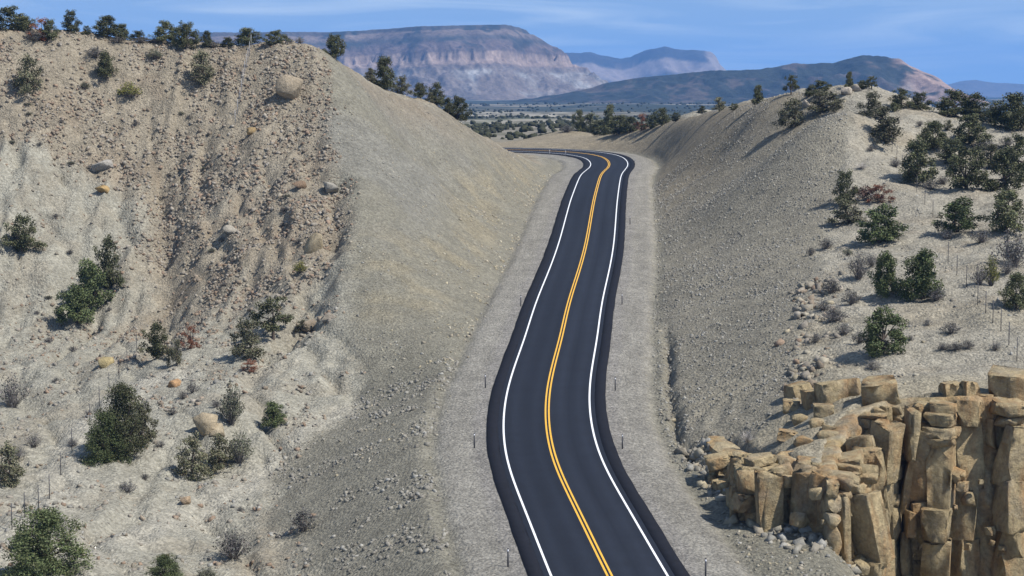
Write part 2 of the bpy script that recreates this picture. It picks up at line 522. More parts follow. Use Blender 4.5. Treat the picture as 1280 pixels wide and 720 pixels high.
def carve(x, y, line, width, depth):
    """erosion channel along a plan polyline"""
    d = np.full(x.shape, 99.0)
    m = (x > line[:, 0].min() - 6) & (x < line[:, 0].max() + 6) & (y > line[:, 1].min() - 6) & (y < line[:, 1].max() + 6)
    if m.any():
        xx, yy = x[m], y[m]
        best = np.full(xx.shape, 99.0)
        for a, b in zip(line[:-1], line[1:]):
            ab = b - a; t = np.clip(((xx - a[0]) * ab[0] + (yy - a[1]) * ab[1]) / (ab @ ab), 0, 1)
            best = np.minimum(best, np.hypot(xx - a[0] - t * ab[0], yy - a[1] - t * ab[1]))
        d[m] = best
    return -depth * np.exp(-(d / width) ** 2)

def wiggle(pp, n=6, amp=0.5):
    p = catmull(np.array(pp, float), 1.2)
    return p + np.stack([amp * fbm(p[:, 1] / 4, p[:, 0] / 4, 3, 5), amp * fbm(p[:, 0] / 4 + 9, p[:, 1] / 4, 3, 6)], 1)

CH = [  # (pixel polyline with distances, width, depth)
 (((420,215,234),(414,300,221),(406,350,211),(385,392,201),(335,440,190)), 1.6, 2.6),
 (((200,210,249),(205,330,234),(208,400,220),(195,450,197)), 1.7, 2.0),
 (((325,215,243),(300,270,236),(240,340,232),(214,400,219)), 1.1, 1.2),
 (((10,150,252),(30,205,245),(70,290,236),(105,345,230)), 0.7, 0.9),
 (((152,190,250),(145,240,243),(170,300,236)), 0.9, 1.0),
 (((255,150,254),(250,230,247),(262,300,235)), 0.8, 0.8),
 (((90,690,134),(130,660,141),(170,640,146)), 1.0, 0.9),
 (((20,470,196),(60,540,174),(30,640,145)), 1.2, 0.7),
 (((312,460,186),(330,510,172),(300,560,167)), 1.2, 0.9),
]
CH = [(wiggle([P(*q)[:2] for q in pl]), w, d) for pl, w, d in CH]

WASH = [np.array([P(*c)[:2] for c in pl]) for pl in (((440,520,174),(400,552,168),(330,600,160),(250,632,151),(150,668,139),(60,725,125)), ((215,470,188),(160,500,184),(110,545,170),(60,620,147),(20,700,130)))]
WASH = [catmull(p, 2.0) for p in WASH]

def tongue(x, y):
    """1 where bare grey mudstone shows through the rubble"""
    wx = x + 2.0 * fbm(x / 14, y / 14, 3, 21)
    return sstep(-0.28, 0.38, fbm(wx / 16 + 3, y / 45, 4, 91) + 0.45 * sstep(230, 195, y) - 0.10 + 0.9 * sstep(-42, -56, x - (y - 236) * 0.35) * sstep(255, 240, y) - 0.5 * sstep(240, 256, y))

def terrain(x, y, s=None, zr=None, bk=None):
    """height and base colour of the ground"""
    sh = x.shape
    if s is None:
        s, zr, bk, _ = road_frame(x, y)
    s = s.reshape(sh); zr = zr.reshape(sh); bk = bk.reshape(sh)
    N = rbf(x, y)
    wob = 1.3 * fbm(x / 6, y / 6, 3, 11)
    natL = sstep(-1.6, 1.6, line_x(crL, y) + 1.5 * wob - x) * (s < 0)
    natR = sstep(-0.6, 0.9, x - line_x(crR, y) - wob) * (s > 0)
    far = sstep(430, 480, y)
    nat = np.maximum(natL, natR)
    hillL = natL * sstep(192, 215, y) * (1 - sstep(262, 270, y))
    # rills running down the eroded face
    wx = x + 2.0 * fbm(x / 14, y / 14, 3, 21)
    rill = ridged(wx / 7.5, y / 60, 3, 31)
    N = N + hillL * (1.5 * rill - 0.9)
    rill2 = ridged(wx / 2.4 + 4, y / 22, 2, 37)
    N = N + (hillL * 0.5 + natL * 0.45 * tongue(x, y)) * (rill2 - 0.5)
    crack = np.clip(ridged((wx + 0.35 * y) / 3.3 + 2, (y + 6 * fbm(x / 9, y / 9, 2, 35)) / 17, 2, 39), 0, 1) ** 4
    N = N - natL * 1.0 * crack * sstep(262, 255, y)
    # lumps
    N = N + nat * (0.55 * fbm(x / 5, y / 5, 4, 41) + 0.22 * fbm(x / 1.3, y / 1.3, 3, 43))
    N = N + hillL * (1 - 0.6 * tongue(x, y)) * (0.24 * fbm(x / 0.9, y / 1.1, 2, 44) + 0.25 * fbm(x / 2.2, y / 2.6, 2, 45)) + natL * 0.07 * fbm(x / 0.8, y / 0.9, 2, 46)
    N = N + natR * 0.25 * fbm(x / 2.5, y / 3.5, 3, 47)
    grad = (1 - nat) * sstep(9, 13, np.abs(s))
    N = N + grad * (0.20 * fbm(x / 4, y / 4, 4, 51) + 0.07 * fbm(x / 0.9, y / 0.9, 2, 53))
    # scraper ribs down the cut face, bulldozer arcs on the opposite slope
    rightg = grad * (s > 0)
    cen = P(905, 505, 158)
    rr = np.hypot(x - cen[0] - 7, (y - cen[1] + 6))
    N = N + rightg * 0.10 * np.sin(rr * 3.6 + 2.5 * fbm(x / 3, y / 3, 2, 9)) * np.exp(-((rr - 10) / 5.0) ** 2) * 1.6
    N = N + rightg * 0.09 * fbm((x + y * 0.35) / 0.9, (y - x * 0.3) / 9, 3, 57)
    N = N + grad * (s < 0) * 0.08 * fbm((y + x * 0.6) / 1.1, (x - y * 0.4) / 12, 3, 58)
    for pl, w, d in CH:
        N = N + carve(x, y, pl, w, d) * (0.7 + 0.5 * fbm(x / 2, y / 2, 2, 61))
    # cliff
    sd = cliff_sd(x, y)
    B = cliff_base(x, y) + 0.35 * fbm(x / 3, y / 3, 4, 71)
    inn = sstep(1.5, 2.2, sd)
    front = (sd < 0) | ((s > 0) & (y < 143) & (sd > 50))
    rb = zr - 0.25 - 0.02 * np.maximum(0, np.abs(s) - 10)
    wB = sstep(10, 17, s)
    Bb = rb * (1 - wB) + B * wB
    useB = (s > 0) & (sd < 50) & (y < 149)
    edgef = sstep(149, 143.5, y)
    N = np.where(useB, (N * inn + Bb * (1 - inn)) * edgef + N * (1 - edgef), np.where((s > 0) & (y < 120), Bb, N))
    # road bed
    a = np.abs(s)
    bed = zr + np.clip(s, -7, 7) * bk - 0.115 - 0.035 * np.maximum(0, a - 5)
    bed = np.where(a < 4.6, zr + s * bk - 0.25, bed)
    # small ditch line
    dit = -0.35 * np.exp(-((a - 9.4) / 0.7) ** 2) * (0.6 + 0.8 * vnoise(x / 3, y / 3, 12))
    bed = bed + dit + 0.03 * fbm(x / 1.5, y / 1.5, 3, 77) * (a > 5.0)
    t = sstep(8.6, 11.4, a)
    z = bed * (1 - t) + N * t
    # erosion crack along the inner ditch below the graded slope
    dl = 10.7 + 0.45 * fbm(y / 5, y * 0 + 1, 3, 79)
    z = z - 1.0 * np.exp(-((s - dl) / 0.42) ** 2) * sstep(141, 147, y) * sstep(205, 180, y) * (0.55 + 0.6 * vnoise(x / 2, y / 4, 15))
    # run out to the valley
    vz = valley_z(x, y) + 0.15
    o = sstep(505, 556, y)
    z = z * (1 - o) + vz * o
    # ------------- colour
    c_cut = np.array((0.236, 0.222, 0.183)); c_tan = np.array((0.290, 0.252, 0.198)); c_grey = np.array((0.310, 0.295, 0.252))
    c_grav = np.array((0.288, 0.272, 0.246)); c_dark = np.array((0.268, 0.246, 0.202)); c_pale = np.array((0.345, 0.322, 0.272))
    c_yel = np.array((0.300, 0.262, 0.188)); c_org = np.array((0.268, 0.208, 0.152)); c_fill = np.array((0.265, 0.248, 0.207))
    def mx(c, k, w): return c * (1 - w[..., None]) + k * w[..., None]
    C = np.broadcast_to(c_cut, sh + (3,)).copy()
    n1 = fbm(x / 18, y / 18, 4, 81); n2 = fbm(x / 5, y / 5, 4, 83); n3 = fbm(x / 1.6, y / 1.6, 3, 85)
    # cut face: grey middle band, tan brow, yellowish toe
    left = (s < 0)
    hrel = z - zr
    C = mx(C, c_cut * 0.97 + np.array((0.0, 0.006, 0.022)), left * sstep(-0.1, 0.5, n1 + 0.25) * sstep(3, 7, hrel) * 0.8)
    C = mx(C, c_yel, left * (1 - nat) * sstep(0.0, 1.2, hrel) * sstep(8, 3.5, hrel) * sstep(-0.25, 0.35, n2) * sstep(180, 205, y) * 0.6)
    brow = x - line_x(crL, y)
    C = mx(C, c_org * np.array((1.02, 1.10, 1.16)), left * sstep(11, 3, brow + 3 * n2) * sstep(262, 276, y) * sstep(2, 5, hrel) * (0.45 + 0.4 * sstep(-0.2, 0.3, n1)))
    C = mx(C, c_pale * 0.92, left * sstep(2.5, 0.3, brow + n2) * sstep(268, 276, y) * 0.6)
    C = mx(C, c_fill, left * (1 - nat) * sstep(182, 168, y) * sstep(9, 11, a) * 0.85)
    C = mx(C, c_dark, (s > 0) * (1 - natR) * sstep(9.5, 11, a) * sstep(137, 145, y))
    C = mx(C, c_dark * np.array((1.12, 1.03, 0.92)), (s > 0) * (1 - natR) * sstep(250, 330, y) * 0.8 * sstep(9.5, 11, a))
    # natural hillside: orange-tan rubble with grey mudstone tongues
    tong = tongue(x, y)
    CN = mx(np.broadcast_to(c_tan, sh + (3,)).copy(), c_grey, tong)
    CN = mx(CN, c_org, sstep(0.12, 0.5, n2) * (1 - tong) * 0.55)
    CN = mx(CN, c_pale, sstep(0.25, 0.6, n1) * sstep(200, 185, y) * 0.8)
    CN = mx(CN, c_tan * 0.9, sstep(0.05, 0.45, n2 + n3 * 0.6) * 0.4)
    for pl_ in WASH:
        CN = mx(CN, c_pale * np.array((1.08, 1.09, 1.12)), np.clip(-carve(x, y, pl_, 2.3, 1.0) * (0.9 + 0.5 * n2), 0, 0.85))
    C = mx(C, CN, natL)
    CR = mx(np.broadcast_to(c_pale * np.array((0.93, 0.92, 0.92)), sh + (3,)).copy(), c_tan * 1.02, sstep(-0.05, 0.45, n2) * 0.55)
    CR = mx(CR, c_yel, sstep(175, 160, y) * sstep(-0.3, 0.3, n1) * 0.5)
    C = mx(C, CR, natR)
    front_m = (s > 0) * sstep(143, 136, y) * sstep(0.3, -0.3, np.where(sd > 50, -1, sd))
    C = mx(C, c_cut * 0.96, front_m)
    # gravel verge
    trk = fbm(s / 0.8, zr * 0.9 + y / 45, 3, 87)
    vg = sstep(9.6, 8.4, a + 0.5 * n2)
    C = mx(C, c_grav, vg)
    C = C * (1 + 0.16 * trk * vg)[..., None]
    C = mx(C, c_grav * np.array((0.93, 0.93, 0.98)), vg * sstep(6.6, 5.6, a + 0.4 * n2) * 0.8)
    C = mx(C, c_pale * 0.9, sstep(0.1, 0.5, n3) * np.exp(-((a - 9.2) / 1.0) ** 2) * 0.6)
    C = C * 0.86 * np.array((1.0, 0.995, 0.94)) * (1 + 0.08 * np.maximum(hillL, natR) + 0.13 * natL * sstep(215, 185, y))[..., None]
    C = mx(C, np.array((0.22, 0.20, 0.155)), sstep(500, 550, y))
    return z, C

# ------------------------------------------------------------------ terrain mesh
ys = [92.0]
while ys[-1] < 566:
    Y = ys[-1]; ys.append(Y + np.interp(Y, [90, 150, 280, 420, 566], [0.32, 0.32, 0.42, 0.8, 1.3]))
ys = np.array(ys)
xs = np.concatenate([np.arange(-190, -84, 2.0), np.arange(-84, 84, 0.35), np.arange(84, 200, 2.0)])
GX, GY = np.meshgrid(xs, ys)
S_, ZR_, BK_, _ = road_frame(GX, GY)
GZ, GC = terrain(GX, GY, S_, ZR_, BK_)
nr, nc = GX.shape
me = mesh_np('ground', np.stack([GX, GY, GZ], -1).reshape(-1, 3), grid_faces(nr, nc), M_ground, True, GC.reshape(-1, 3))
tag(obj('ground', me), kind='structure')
S_ = S_.reshape(GX.shape)

def tz(x, y):
    """ground height by bilinear lookup"""
    x = np.asarray(x, float); y = np.asarray(y, float)
    j = np.clip(np.searchsorted(xs, x) - 1, 0, nc - 2); i = np.clip(np.searchsorted(ys, y) - 1, 0, nr - 2)
    u = np.clip((x - xs[j]) / (xs[j + 1] - xs[j]), 0, 1); v = np.clip((y - ys[i]) / (ys[i + 1] - ys[i]), 0, 1)
    return (GZ[i, j] * (1 - u) + GZ[i, j + 1] * u) * (1 - v) + (GZ[i + 1, j] * (1 - u) + GZ[i + 1, j + 1] * u) * v

_my = np.arange(94, 560, 0.25)
def hit(px, py):
    """first point of the ground seen at a photo pixel (moves down until it meets the ground)"""
    for k in range(40):
        q = P(px, py + k, 1.0)
        x = q[0] * _my; z = CAM_Z + (q[2] - CAM_Z) * _my
        b = np.nonzero(z <= tz(x, _my))[0]
        if len(b):
            Y = _my[b[0]]
            return np.array((x[b[0]], Y, float(tz(x[b[0]], Y))))
    raise ValueError((px, py))

# ------------------------------------------------------------------ valley floor, far land
yv = np.unique(np.concatenate([np.arange(-300, 500, 100.), np.arange(500, 1500, 10), np.geomspace(1500, 16000, 220)]))
u = np.linspace(-1, 1, 361); u = np.sign(u) * np.abs(u) ** 1.7
VX = u[None, :] * np.interp(yv, [-300, 500, 16000], [900, 900, 9000])[:, None]
VY = np.broadcast_to(yv[:, None], VX.shape)
VZ = valley_z(VX, VY)
VZ = np.where((VY < 560) & (np.abs(VX) < 205), VZ - 1.2, VZ)
n1 = fbm(VX / 130, VY / 320, 4, 101); n2 = fbm(VX / 40, VY / 110, 3, 103)
vc = np.array((0.21, 0.19, 0.15))[None, None] * np.ones(VX.shape + (1,))
def mixc(c, k, w): return c * (1 - w[..., None]) + np.array(k) * w[..., None]
vc = mixc(vc, (0.30, 0.275, 0.22), sstep(0.05, 0.3, n2))
vc = mixc(vc, (0.11, 0.105, 0.075), sstep(0.0, 0.3, fbm(VX / 14, VY / 30, 3, 105)) * sstep(560, 620, VY) * 0.8)
vc = mixc(vc, (0.085, 0.095, 0.06), sstep(-0.15, 0.25, n1 + 0.4 * n2) * sstep(600, 1200, VY) * 0.85)
vc = mixc(vc, (0.034, 0.044, 0.038), sstep(1000, 1900, VY) * sstep(-0.6, -0.1, n1) * 0.9)
vc = mixc(vc, (0.30, 0.26, 0.20), sstep(0.22, 0.42, fbm(VX / 300, VY / 160, 4, 107)) * sstep(1500, 2500, VY) * 0.6)
me = mesh_np('valley', np.stack([VX, VY, VZ], -1).reshape(-1, 3), grid_faces(*VX.shape), M_valley, True, vc.reshape(-1, 3))
tag(obj('valley', me), kind='structure')

def landform(name, x0, x1, y0, y1, res, fn, mat):
    x = np.arange(x0, x1, res); y = np.arange(y0, y1, res)
    X, Y = np.meshgrid(x, y)
    Z, C = fn(X, Y)
    me = mesh_np(name, np.stack([X, Y, Z], -1).reshape(-1, 3), grid_faces(*X.shape), mat, True, C.reshape(-1, 3))
    return tag(obj(name, me), kind='structure')

def strata(Z, ztop, D, X, Y, grey=True):
    n = fbm(X / 40, Y / 40, 4, 111); nb = fbm(X / 120, Y / 120, 3, 113)
    zz = Z + 7 * n
    d = ztop - zz
    C = np.ones(Z.shape + (1,)) * np.array((0.10, 0.092, 0.082))
    C = mixc(C, (0.24, 0.19, 0.16), sstep(12, 16, d) * sstep(40, 26, d) * 0.7)                # upper rim rock
    C = mixc(C, (0.16, 0.125, 0.11), sstep(40, 60, d))
    C = mixc(C, (0.34, 0.26, 0.21), sstep(82, 86, d) * sstep(126, 118, d))                     # main cliff band
    C = mixc(C, (0.21, 0.175, 0.15), sstep(120, 128, d))
    C = mixc(C, (0.37, 0.36, 0.345), (0.45 + 0.55 * sstep(0.35, 0.7, ridged((X - 0.3 * Y) / 30, (Y + X) / 90, 2, 135))) * sstep(132, 145, d) * sstep(215, 195, d) * sstep(-0.15, 0.25, nb + 0.25 * sstep(-250, 0, X)))       # pale badlands
    veg = sstep(-0.1, 0.28, n + 0.35 * fbm(X / 14, Y / 14, 2, 117)) * (0.75 * sstep(30, 12, d) + 0.45 * sstep(12, 40, d) * sstep(85, 60, d) + 0.25 + 0.5 * sstep(185, 215, d))
    C = C * 0.80
    C = mixc(C, (0.034, 0.042, 0.040), np.clip(veg, 0, 0.9) * (1 - 0.75 * sstep(132, 145, d) * sstep(-250, -50, X)))
    return C

def big_mesa(X, Y):
    top = 30 + np.interp(X, [-900, -560, -300, -20, 40], [66 * 2.5, 67 * 2.5, 73 * 2.5, 76 * 2.5, 72 * 2.5])
    yf = 6000 + 130 * fbm(X / 330, X * 0 + 2.2, 3, 121) + 0.10 * X
    xr = 5 + 0.12 * (Y - 6000) + 40 * fbm(Y / 240, Y * 0 + 5.5, 3, 123)
    dx = np.maximum(X - xr, 0); dy = np.maximum(yf - Y, 0)
    D = np.hypot(dx, dy)
    g = ridged(X / 150 + Y / 400, Y / 150 - X / 500, 3, 127)
    g2 = ridged((X + 0.4 * Y) / 42, (Y - 0.2 * X) / 60, 3, 129)
    amp = sstep(0, 140, D)
    Dn = np.maximum(D + amp * (70 * (0.45 - g) + 16 * (0.5 - g2) * sstep(60, 200, D) * 1.5), 0)
    fl = ridged((X + 0.3 * Y) / 17, Y / 30, 2, 133)
    Dn = Dn + 9 * (fl - 0.5) * sstep(70, 100, Dn) + 14 * (ridged((X - 0.3 * Y) / 30, (Y + X) / 90, 2, 135) - 0.5) * sstep(150, 220, Dn)
    pr = np.interp(Dn, [0, 14, 30, 78, 128, 138, 150, 225, 300, 390, 460, 700], [0, 14, 18, 50, 82, 104, 112, 150, 184, 214, 224, 250])
    Z = top - pr + 1.5 * fbm(X / 20, Y / 20, 3, 131)
    return Z, strata(Z, top, D, X, Y)
landform('mesa', -1000, 620, 5480, 6250, 4.0, big_mesa, M_mesa)

def ridge_fn(Y0, sc_, prof, depth, spur, cfn, seed, backfall=0.6):
    px = np.array([p[0] for p in prof], float); py = np.array([p[1] for p in prof], float)
    def fn(X, Y):
        T = 30 + (108 - np.interp(X / sc_ + 640, px, py)) * sc_
        T = T + 1.2 * sc_ * fbm(X / (12 * sc_), X * 0 + seed, 4, seed)
        d = np.abs(Y - Y0 - 0.5 * spur * fbm(X / 400, X * 0 + 3, 2, seed + 2))
        front = Y < Y0
        g = ridged(X / spur + Y / (2.2 * spur), Y / (1.6 * spur), 4, seed + 4)
        t = d / depth
        fall = np.where(front, t ** 0.85 * (1 + 0.0 * g), t * backfall)
        base = valley_z(X, Y) - 14
        Z = T + (base - T) * np.clip(fall, 0, 1.05)
        Z = Z + np.where(front, 1, 0.3) * (g - 0.55) * np.minimum(1, np.minimum(t * 5, (1.05 - np.clip(t, 0, 1.05)) * 3)) * (T - base) * 0.30
        return Z, cfn(X, Y, Z, T, g)
    return fn

def col_forest(X, Y, Z, T, g):
    n = fbm(X / 45, Y / 45, 4, 141); n2 = fbm(X / 14, Y / 14, 3, 143)
    C = np.ones(Z.shape + (1,)) * np.array((0.034, 0.040, 0.034))
    C = mixc(C, (0.12, 0.095, 0.08), sstep(0.05, 0.45, n + 0.5 * n2) * 0.6)
    rx = sstep(850, 930, X)
    C = mixc(C, (0.34, 0.24, 0.19), rx * sstep(-0.3, 0.2, n + 0.3 * n2 + 0.2) * 0.85)
    C = mixc(C, (0.36, 0.34, 0.31), rx * sstep(0.5, 0.8, (T - Z) / 90) * sstep(-0.1, 0.3, n) * 0.6)
    return C
RP = [(620,128),(700,118),(745,108),(760,103),(800,97),(850,92),(900,88),(950,86),(990,79.5),(1000,80),(1040,79),(1062,73),(1075,69.5),(1085,69),(1100,71),(1120,74),(1132,82),(1150,90),(1163,95),(1170,99),(1177,106),(1200,117),(1240,130),(1275,138),(1330,140),(1500,142)]
landform('forested_ridge', -150, 1700, 4080, 4800, 5.0, ridge_fn(4500, 1.875, RP, 400, 130, col_forest, 151), M_mesa)

def col_far(X, Y, Z, T, g):
    n = fbm(X / 160, Y / 160, 4, 161)
    C = np.ones(Z.shape + (1,)) * np.array((0.06, 0.06, 0.058))
    d = T - Z
    C = mixc(C, (0.24, 0.20, 0.175), sstep(60, 75, d + 14 * n) * sstep(170, 120, d))
    C = mixc(C, (0.26, 0.22, 0.19), sstep(1080, 1130, X) * 0.9)
    return C
FP = [(560,70),(640,67),(700,66),(742,66),(752,69),(775,73),(788,71),(800,65),(812,61.5),(830,58.5),(845,61),(870,63),(888,65.5),(894,70),(899,80),(908,88),(930,96),(980,104),(1080,112)]
landform('far_mesa', -500, 2000, 10300, 11700, 12.0, ridge_fn(11000, 4.583, FP, 620, 260, col_far, 171), M_far)

def col_blue(X, Y, Z, T, g):
    return np.ones(Z.shape + (1,)) * np.array((0.12, 0.11, 0.10))
HP = [(900,112),(1000,110),(1100,108),(1180,106),(1205,101),(1225,99.5),(1245,103),(1275,105),(1330,103),(1420,106),(1600,107)]
landform('distant_hills', 1400, 5200, 12600, 14200, 40.0, ridge_fn(13500, 5.625, HP, 700, 400, col_blue, 181), M_far)

# ------------------------------------------------------------------ road
def ribbon(name, o0, o1, lift, mat, i0=0, i1=None, n=1, parent=None, edge=0.0, wob=0.0, colf=None):
    i1 = len(CL) if i1 is None else i1
    idx = np.arange(i0, i1)
    k = np.linspace(0, 1, n + 1)
    V = []
    for t in k:
        off = (o0 + (o1 - o0) * t) * np.ones(len(idx))
        if wob > 0 and t in (0.0, 1.0):
            off = off + np.sign(off) * wob * fbm(idx / 3.0 + 50 * t, idx * 0.0, 3, 7)
        x = CL[idx, 0] + NR[idx, 0] * off; y = CL[idx, 1] + NR[idx, 1] * off
        crown = -0.012 * np.abs(off)
        V.append(np.stack([x, y, CLZ[idx] + BANK[idx] * off + lift + crown * (BANK[idx] < 0.02)], 1))
    V = np.stack(V, 1)                                  # rows along, cols across
    m = len(idx)
    f = grid_faces(m, n + 1)
    v = V.reshape(-1, 3)
    if edge > 0:
        a = V[:, 0].copy(); a[:, 2] -= edge; b = V[:, -1].copy(); b[:, 2] -= edge
        base = len(v); v = np.vstack([v, a, b])
        ii = np.arange(m - 1)
        fa = np.stack([base + ii, ii * (n + 1), (ii + 1) * (n + 1), base + ii + 1], 1)
        fb = np.stack([ii * (n + 1) + n, base + m + ii, base + m + ii + 1, (ii + 1) * (n + 1) + n], 1)
        f = np.vstack([f, fa, fb])
    return obj(name, mesh_np(name, v, f, mat, col=None if colf is None else colf(idx, o0 + (o1 - o0) * k, len(v))), parent)

def lane_wear(idx, off, nv):
    base = np.array((0.0160, 0.0192, 0.0275))
    o = off[None, :] * np.ones((len(idx), 1)); i = idx[:, None] * np.ones((1, len(off)))
    tr = 0.0
    for c in (-2.75, -1.0, 1.0, 2.75):
        tr = tr + np.exp(-((o - c - 0.12 * fbm(i / 20, o * 0 + c, 2, 61)) / 0.36) ** 2)
    tone = 1 + 0.22 * tr + 0.16 * fbm(i / 30, o / 1.5, 3, 63) - 0.14 * np.exp(-((o - 1.85) / 0.12) ** 2) + 0.10 * (o > 0.0)
    return (base * tone[..., None]).reshape(-1, 3)
M_road = attr_ground('asphalt', (0.5, 6.0), 0.10, 0.004, 0.0, 0.82, bscale=30.0)
road = ribbon('road', -4.05, 4.05, 0.0, M_road, n=40, colf=lane_wear)
tag(road, kind='structure')
ribbon('paved_shoulder', -5.0, -4.05, -0.004, M_asphalt_d, n=2, parent=road, edge=0.12, wob=0.06)
ribbon('paved_shoulder', 4.05, 5.0, -0.004, M_asphalt_d, n=2, parent=road, edge=0.12, wob=0.06)
ribbon('edge_line', -3.68, -3.53, 0.008, M_white, parent=road)
ribbon('edge_line', 3.53, 3.68, 0.008, M_white, parent=road)
ribbon('centre_line', -0.21, -0.07, 0.008, M_yellow, parent=road)
ribbon('centre_line', 0.07, 0.21, 0.008, M_yellow, parent=road)

# ------------------------------------------------------------------ rock shapes
def icosphere(sub):
    t = (1 + 5 ** 0.5) / 2
    v = [(-1,t,0),(1,t,0),(-1,-t,0),(1,-t,0),(0,-1,t),(0,1,t),(0,-1,-t),(0,1,-t),(t,0,-1),(t,0,1),(-t,0,-1),(-t,0,1)]
    f = [(0,11,5),(0,5,1),(0,1,7),(0,7,10),(0,10,11),(1,5,9),(5,11,4),(11,10,2),(10,7,6),(7,1,8),(3,9,4),(3,4,2),(3,2,6),(3,6,8),(3,8,9),(4,9,5),(2,4,11),(6,2,10),(8,6,7),(9,8,1)]
    v = [np.array(a) / np.linalg.norm(a) for a in v]
    for _ in range(sub):
        cache = {}; nf = []
        def mid(a, b):
            k = (min(a, b), max(a, b))
            if k not in cache:
                m = v[a] + v[b]; v.append(m / np.linalg.norm(m)); cache[k] = len(v) - 1
            return cache[k]
        for a, b, c in f:
            x, y, z = mid(a, b), mid(b, c), mid(c, a)
            nf += [(a, x, z), (b, y, x), (c, z, y), (x, y, z)]
        f = nf
    return np.array(v), np.array(f)

ICO0, ICO1, ICO2 = icosphere(0), icosphere(1), icosphere(2)

def rock_shape(ico, seed, ncut=7, blocky=0.7, rough=0.05):
    r_ = np.random.default_rng(seed)
    d = ico[0]
    nrm, dist = [], []
    for ax in range(3):
        for sg in (-1, 1):
            n = np.zeros(3); n[ax] = sg; n = n + r_.normal(0, 0.16, 3); nrm.append(n / np.linalg.norm(n)); dist.append(r_.uniform(0.40, 0.52))
    for _ in range(ncut):
        n = r_.normal(0, 1, 3); nrm.append(n / np.linalg.norm(n)); dist.append(r_.uniform(0.48, 0.66))
    nrm = np.array(nrm); dist = np.array(dist)
    dp = d @ nrm.T
    r = np.min(np.where(dp > 0.05, dist[None] / np.maximum(dp, 0.05), 9), 1)
    r = np.minimum(r, 0.75)
    r = r * blocky + 0.5 * (1 - blocky)
    r = r * (1 + rough * r_.normal(0, 1, len(d)))
    return d * r[:, None]

import bmesh
def hull_rock(seed, npt=18, box=0.75):
    """angular block: hull of points scattered on a soft box, one edge-softening pass"""
    r_ = np.random.default_rng(seed)
    p = r_.uniform(-1, 1, (npt, 3))
    p = p / np.max(np.abs(p), axis=1)[:, None] * box + (1 - box) * p / np.linalg.norm(p, axis=1)[:, None]
    p *= 0.5 * r_.uniform(0.86, 1.06, (npt, 1))
    bm = bmesh.new()
    for q in p: bm.verts.new(q)
    r = bmesh.ops.convex_hull(bm, input=list(bm.verts))
    junk = [e for e in r['geom_interior'] if isinstance(e, bmesh.types.BMVert)]
    bmesh.ops.delete(bm, geom=junk, context='VERTS')
    bmesh.ops.dissolve_limit(bm, angle_limit=0.22, verts=list(bm.verts), edges=list(bm.edges))
    bmesh.ops.bevel(bm, geom=list(bm.edges), offset=0.035, segments=1, affect='EDGES', clamp_overlap=True)
    bmesh.ops.triangulate(bm, faces=list(bm.faces))
    bm.verts.index_update()
    V = np.array([v.co[:] for v in bm.verts]); Fc = np.array([[v.index for v in f.verts] for f in bm.faces])
    bm.free()
    V = V * (1 + 0.02 * r_.normal(0, 1, (len(V), 1)))
    ext = V.max(0) - V.min(0)
    return (V - (V.max(0) + V.min(0)) / 2) / ext, Fc

def joint_block(seed):
    """fractured sandstone block: skewed box, chipped corners, rough faces"""
    r_ = np.random.default_rng(seed)
    bm = bmesh.new()
    bmesh.ops.create_cube(bm, size=1.0)
    for v in bm.verts: v.co += Vector(r_.uniform(-0.085, 0.085, 3))
    for _ in range(r_.integers(2, 5)):
        n = r_.choice((-1, 1), 3) * r_.uniform(0.25, 1.0, 3); n /= np.linalg.norm(n)
        far = max(float(np.dot(n, v.co)) for v in bm.verts)
        bmesh.ops.bisect_plane(bm, geom=list(bm.verts) + list(bm.edges) + list(bm.faces), plane_co=Vector(n * (far - r_.uniform(0.06, 0.26))), plane_no=Vector(n), clear_outer=True)
        bmesh.ops.holes_fill(bm, edges=[e for e in bm.edges if e.is_boundary])
    bmesh.ops.bevel(bm, geom=list(bm.edges), offset=0.02, segments=1, affect='EDGES', clamp_overlap=True)
    bmesh.ops.triangulate(bm, faces=list(bm.faces))
    bmesh.ops.subdivide_edges(bm, edges=[e for e in bm.edges if e.calc_length() > 0.3], cuts=2)
    bmesh.ops.triangulate(bm, faces=list(bm.faces))
    bm.verts.index_update()
    V = np.array([v.co[:] for v in bm.verts]); Fc = np.array([[v.index for v in f.verts] for f in bm.faces])
    bm.free()
    V = V + r_.normal(0, 0.012, V.shape)
    ext = V.max(0) - V.min(0)
    return (V - (V.max(0) + V.min(0)) / 2) / ext, Fc

ROCKS_HI = [joint_block(100 + i) for i in range(18)] + [hull_rock(160 + i, 30, 0.90) for i in range(10)]
# loose stones: jittered boxes
_cub = np.array([(x, y, z) for z in (-.5, .5) for x, y in ((-.5, -.5), (.5, -.5), (.5, .5), (-.5, .5))])
_cubf = np.array([(0,3,2),(0,2,1),(4,5,6),(4,6,7),(0,1,5),(0,5,4),(1,2,6),(1,6,5),(2,3,7),(2,7,6),(3,0,4),(3,4,7)])
ROCKS_LO = [_cub * np.random.default_rng(300 + i).uniform(0.45, 1.15, (8, 3)) for i in range(24)]

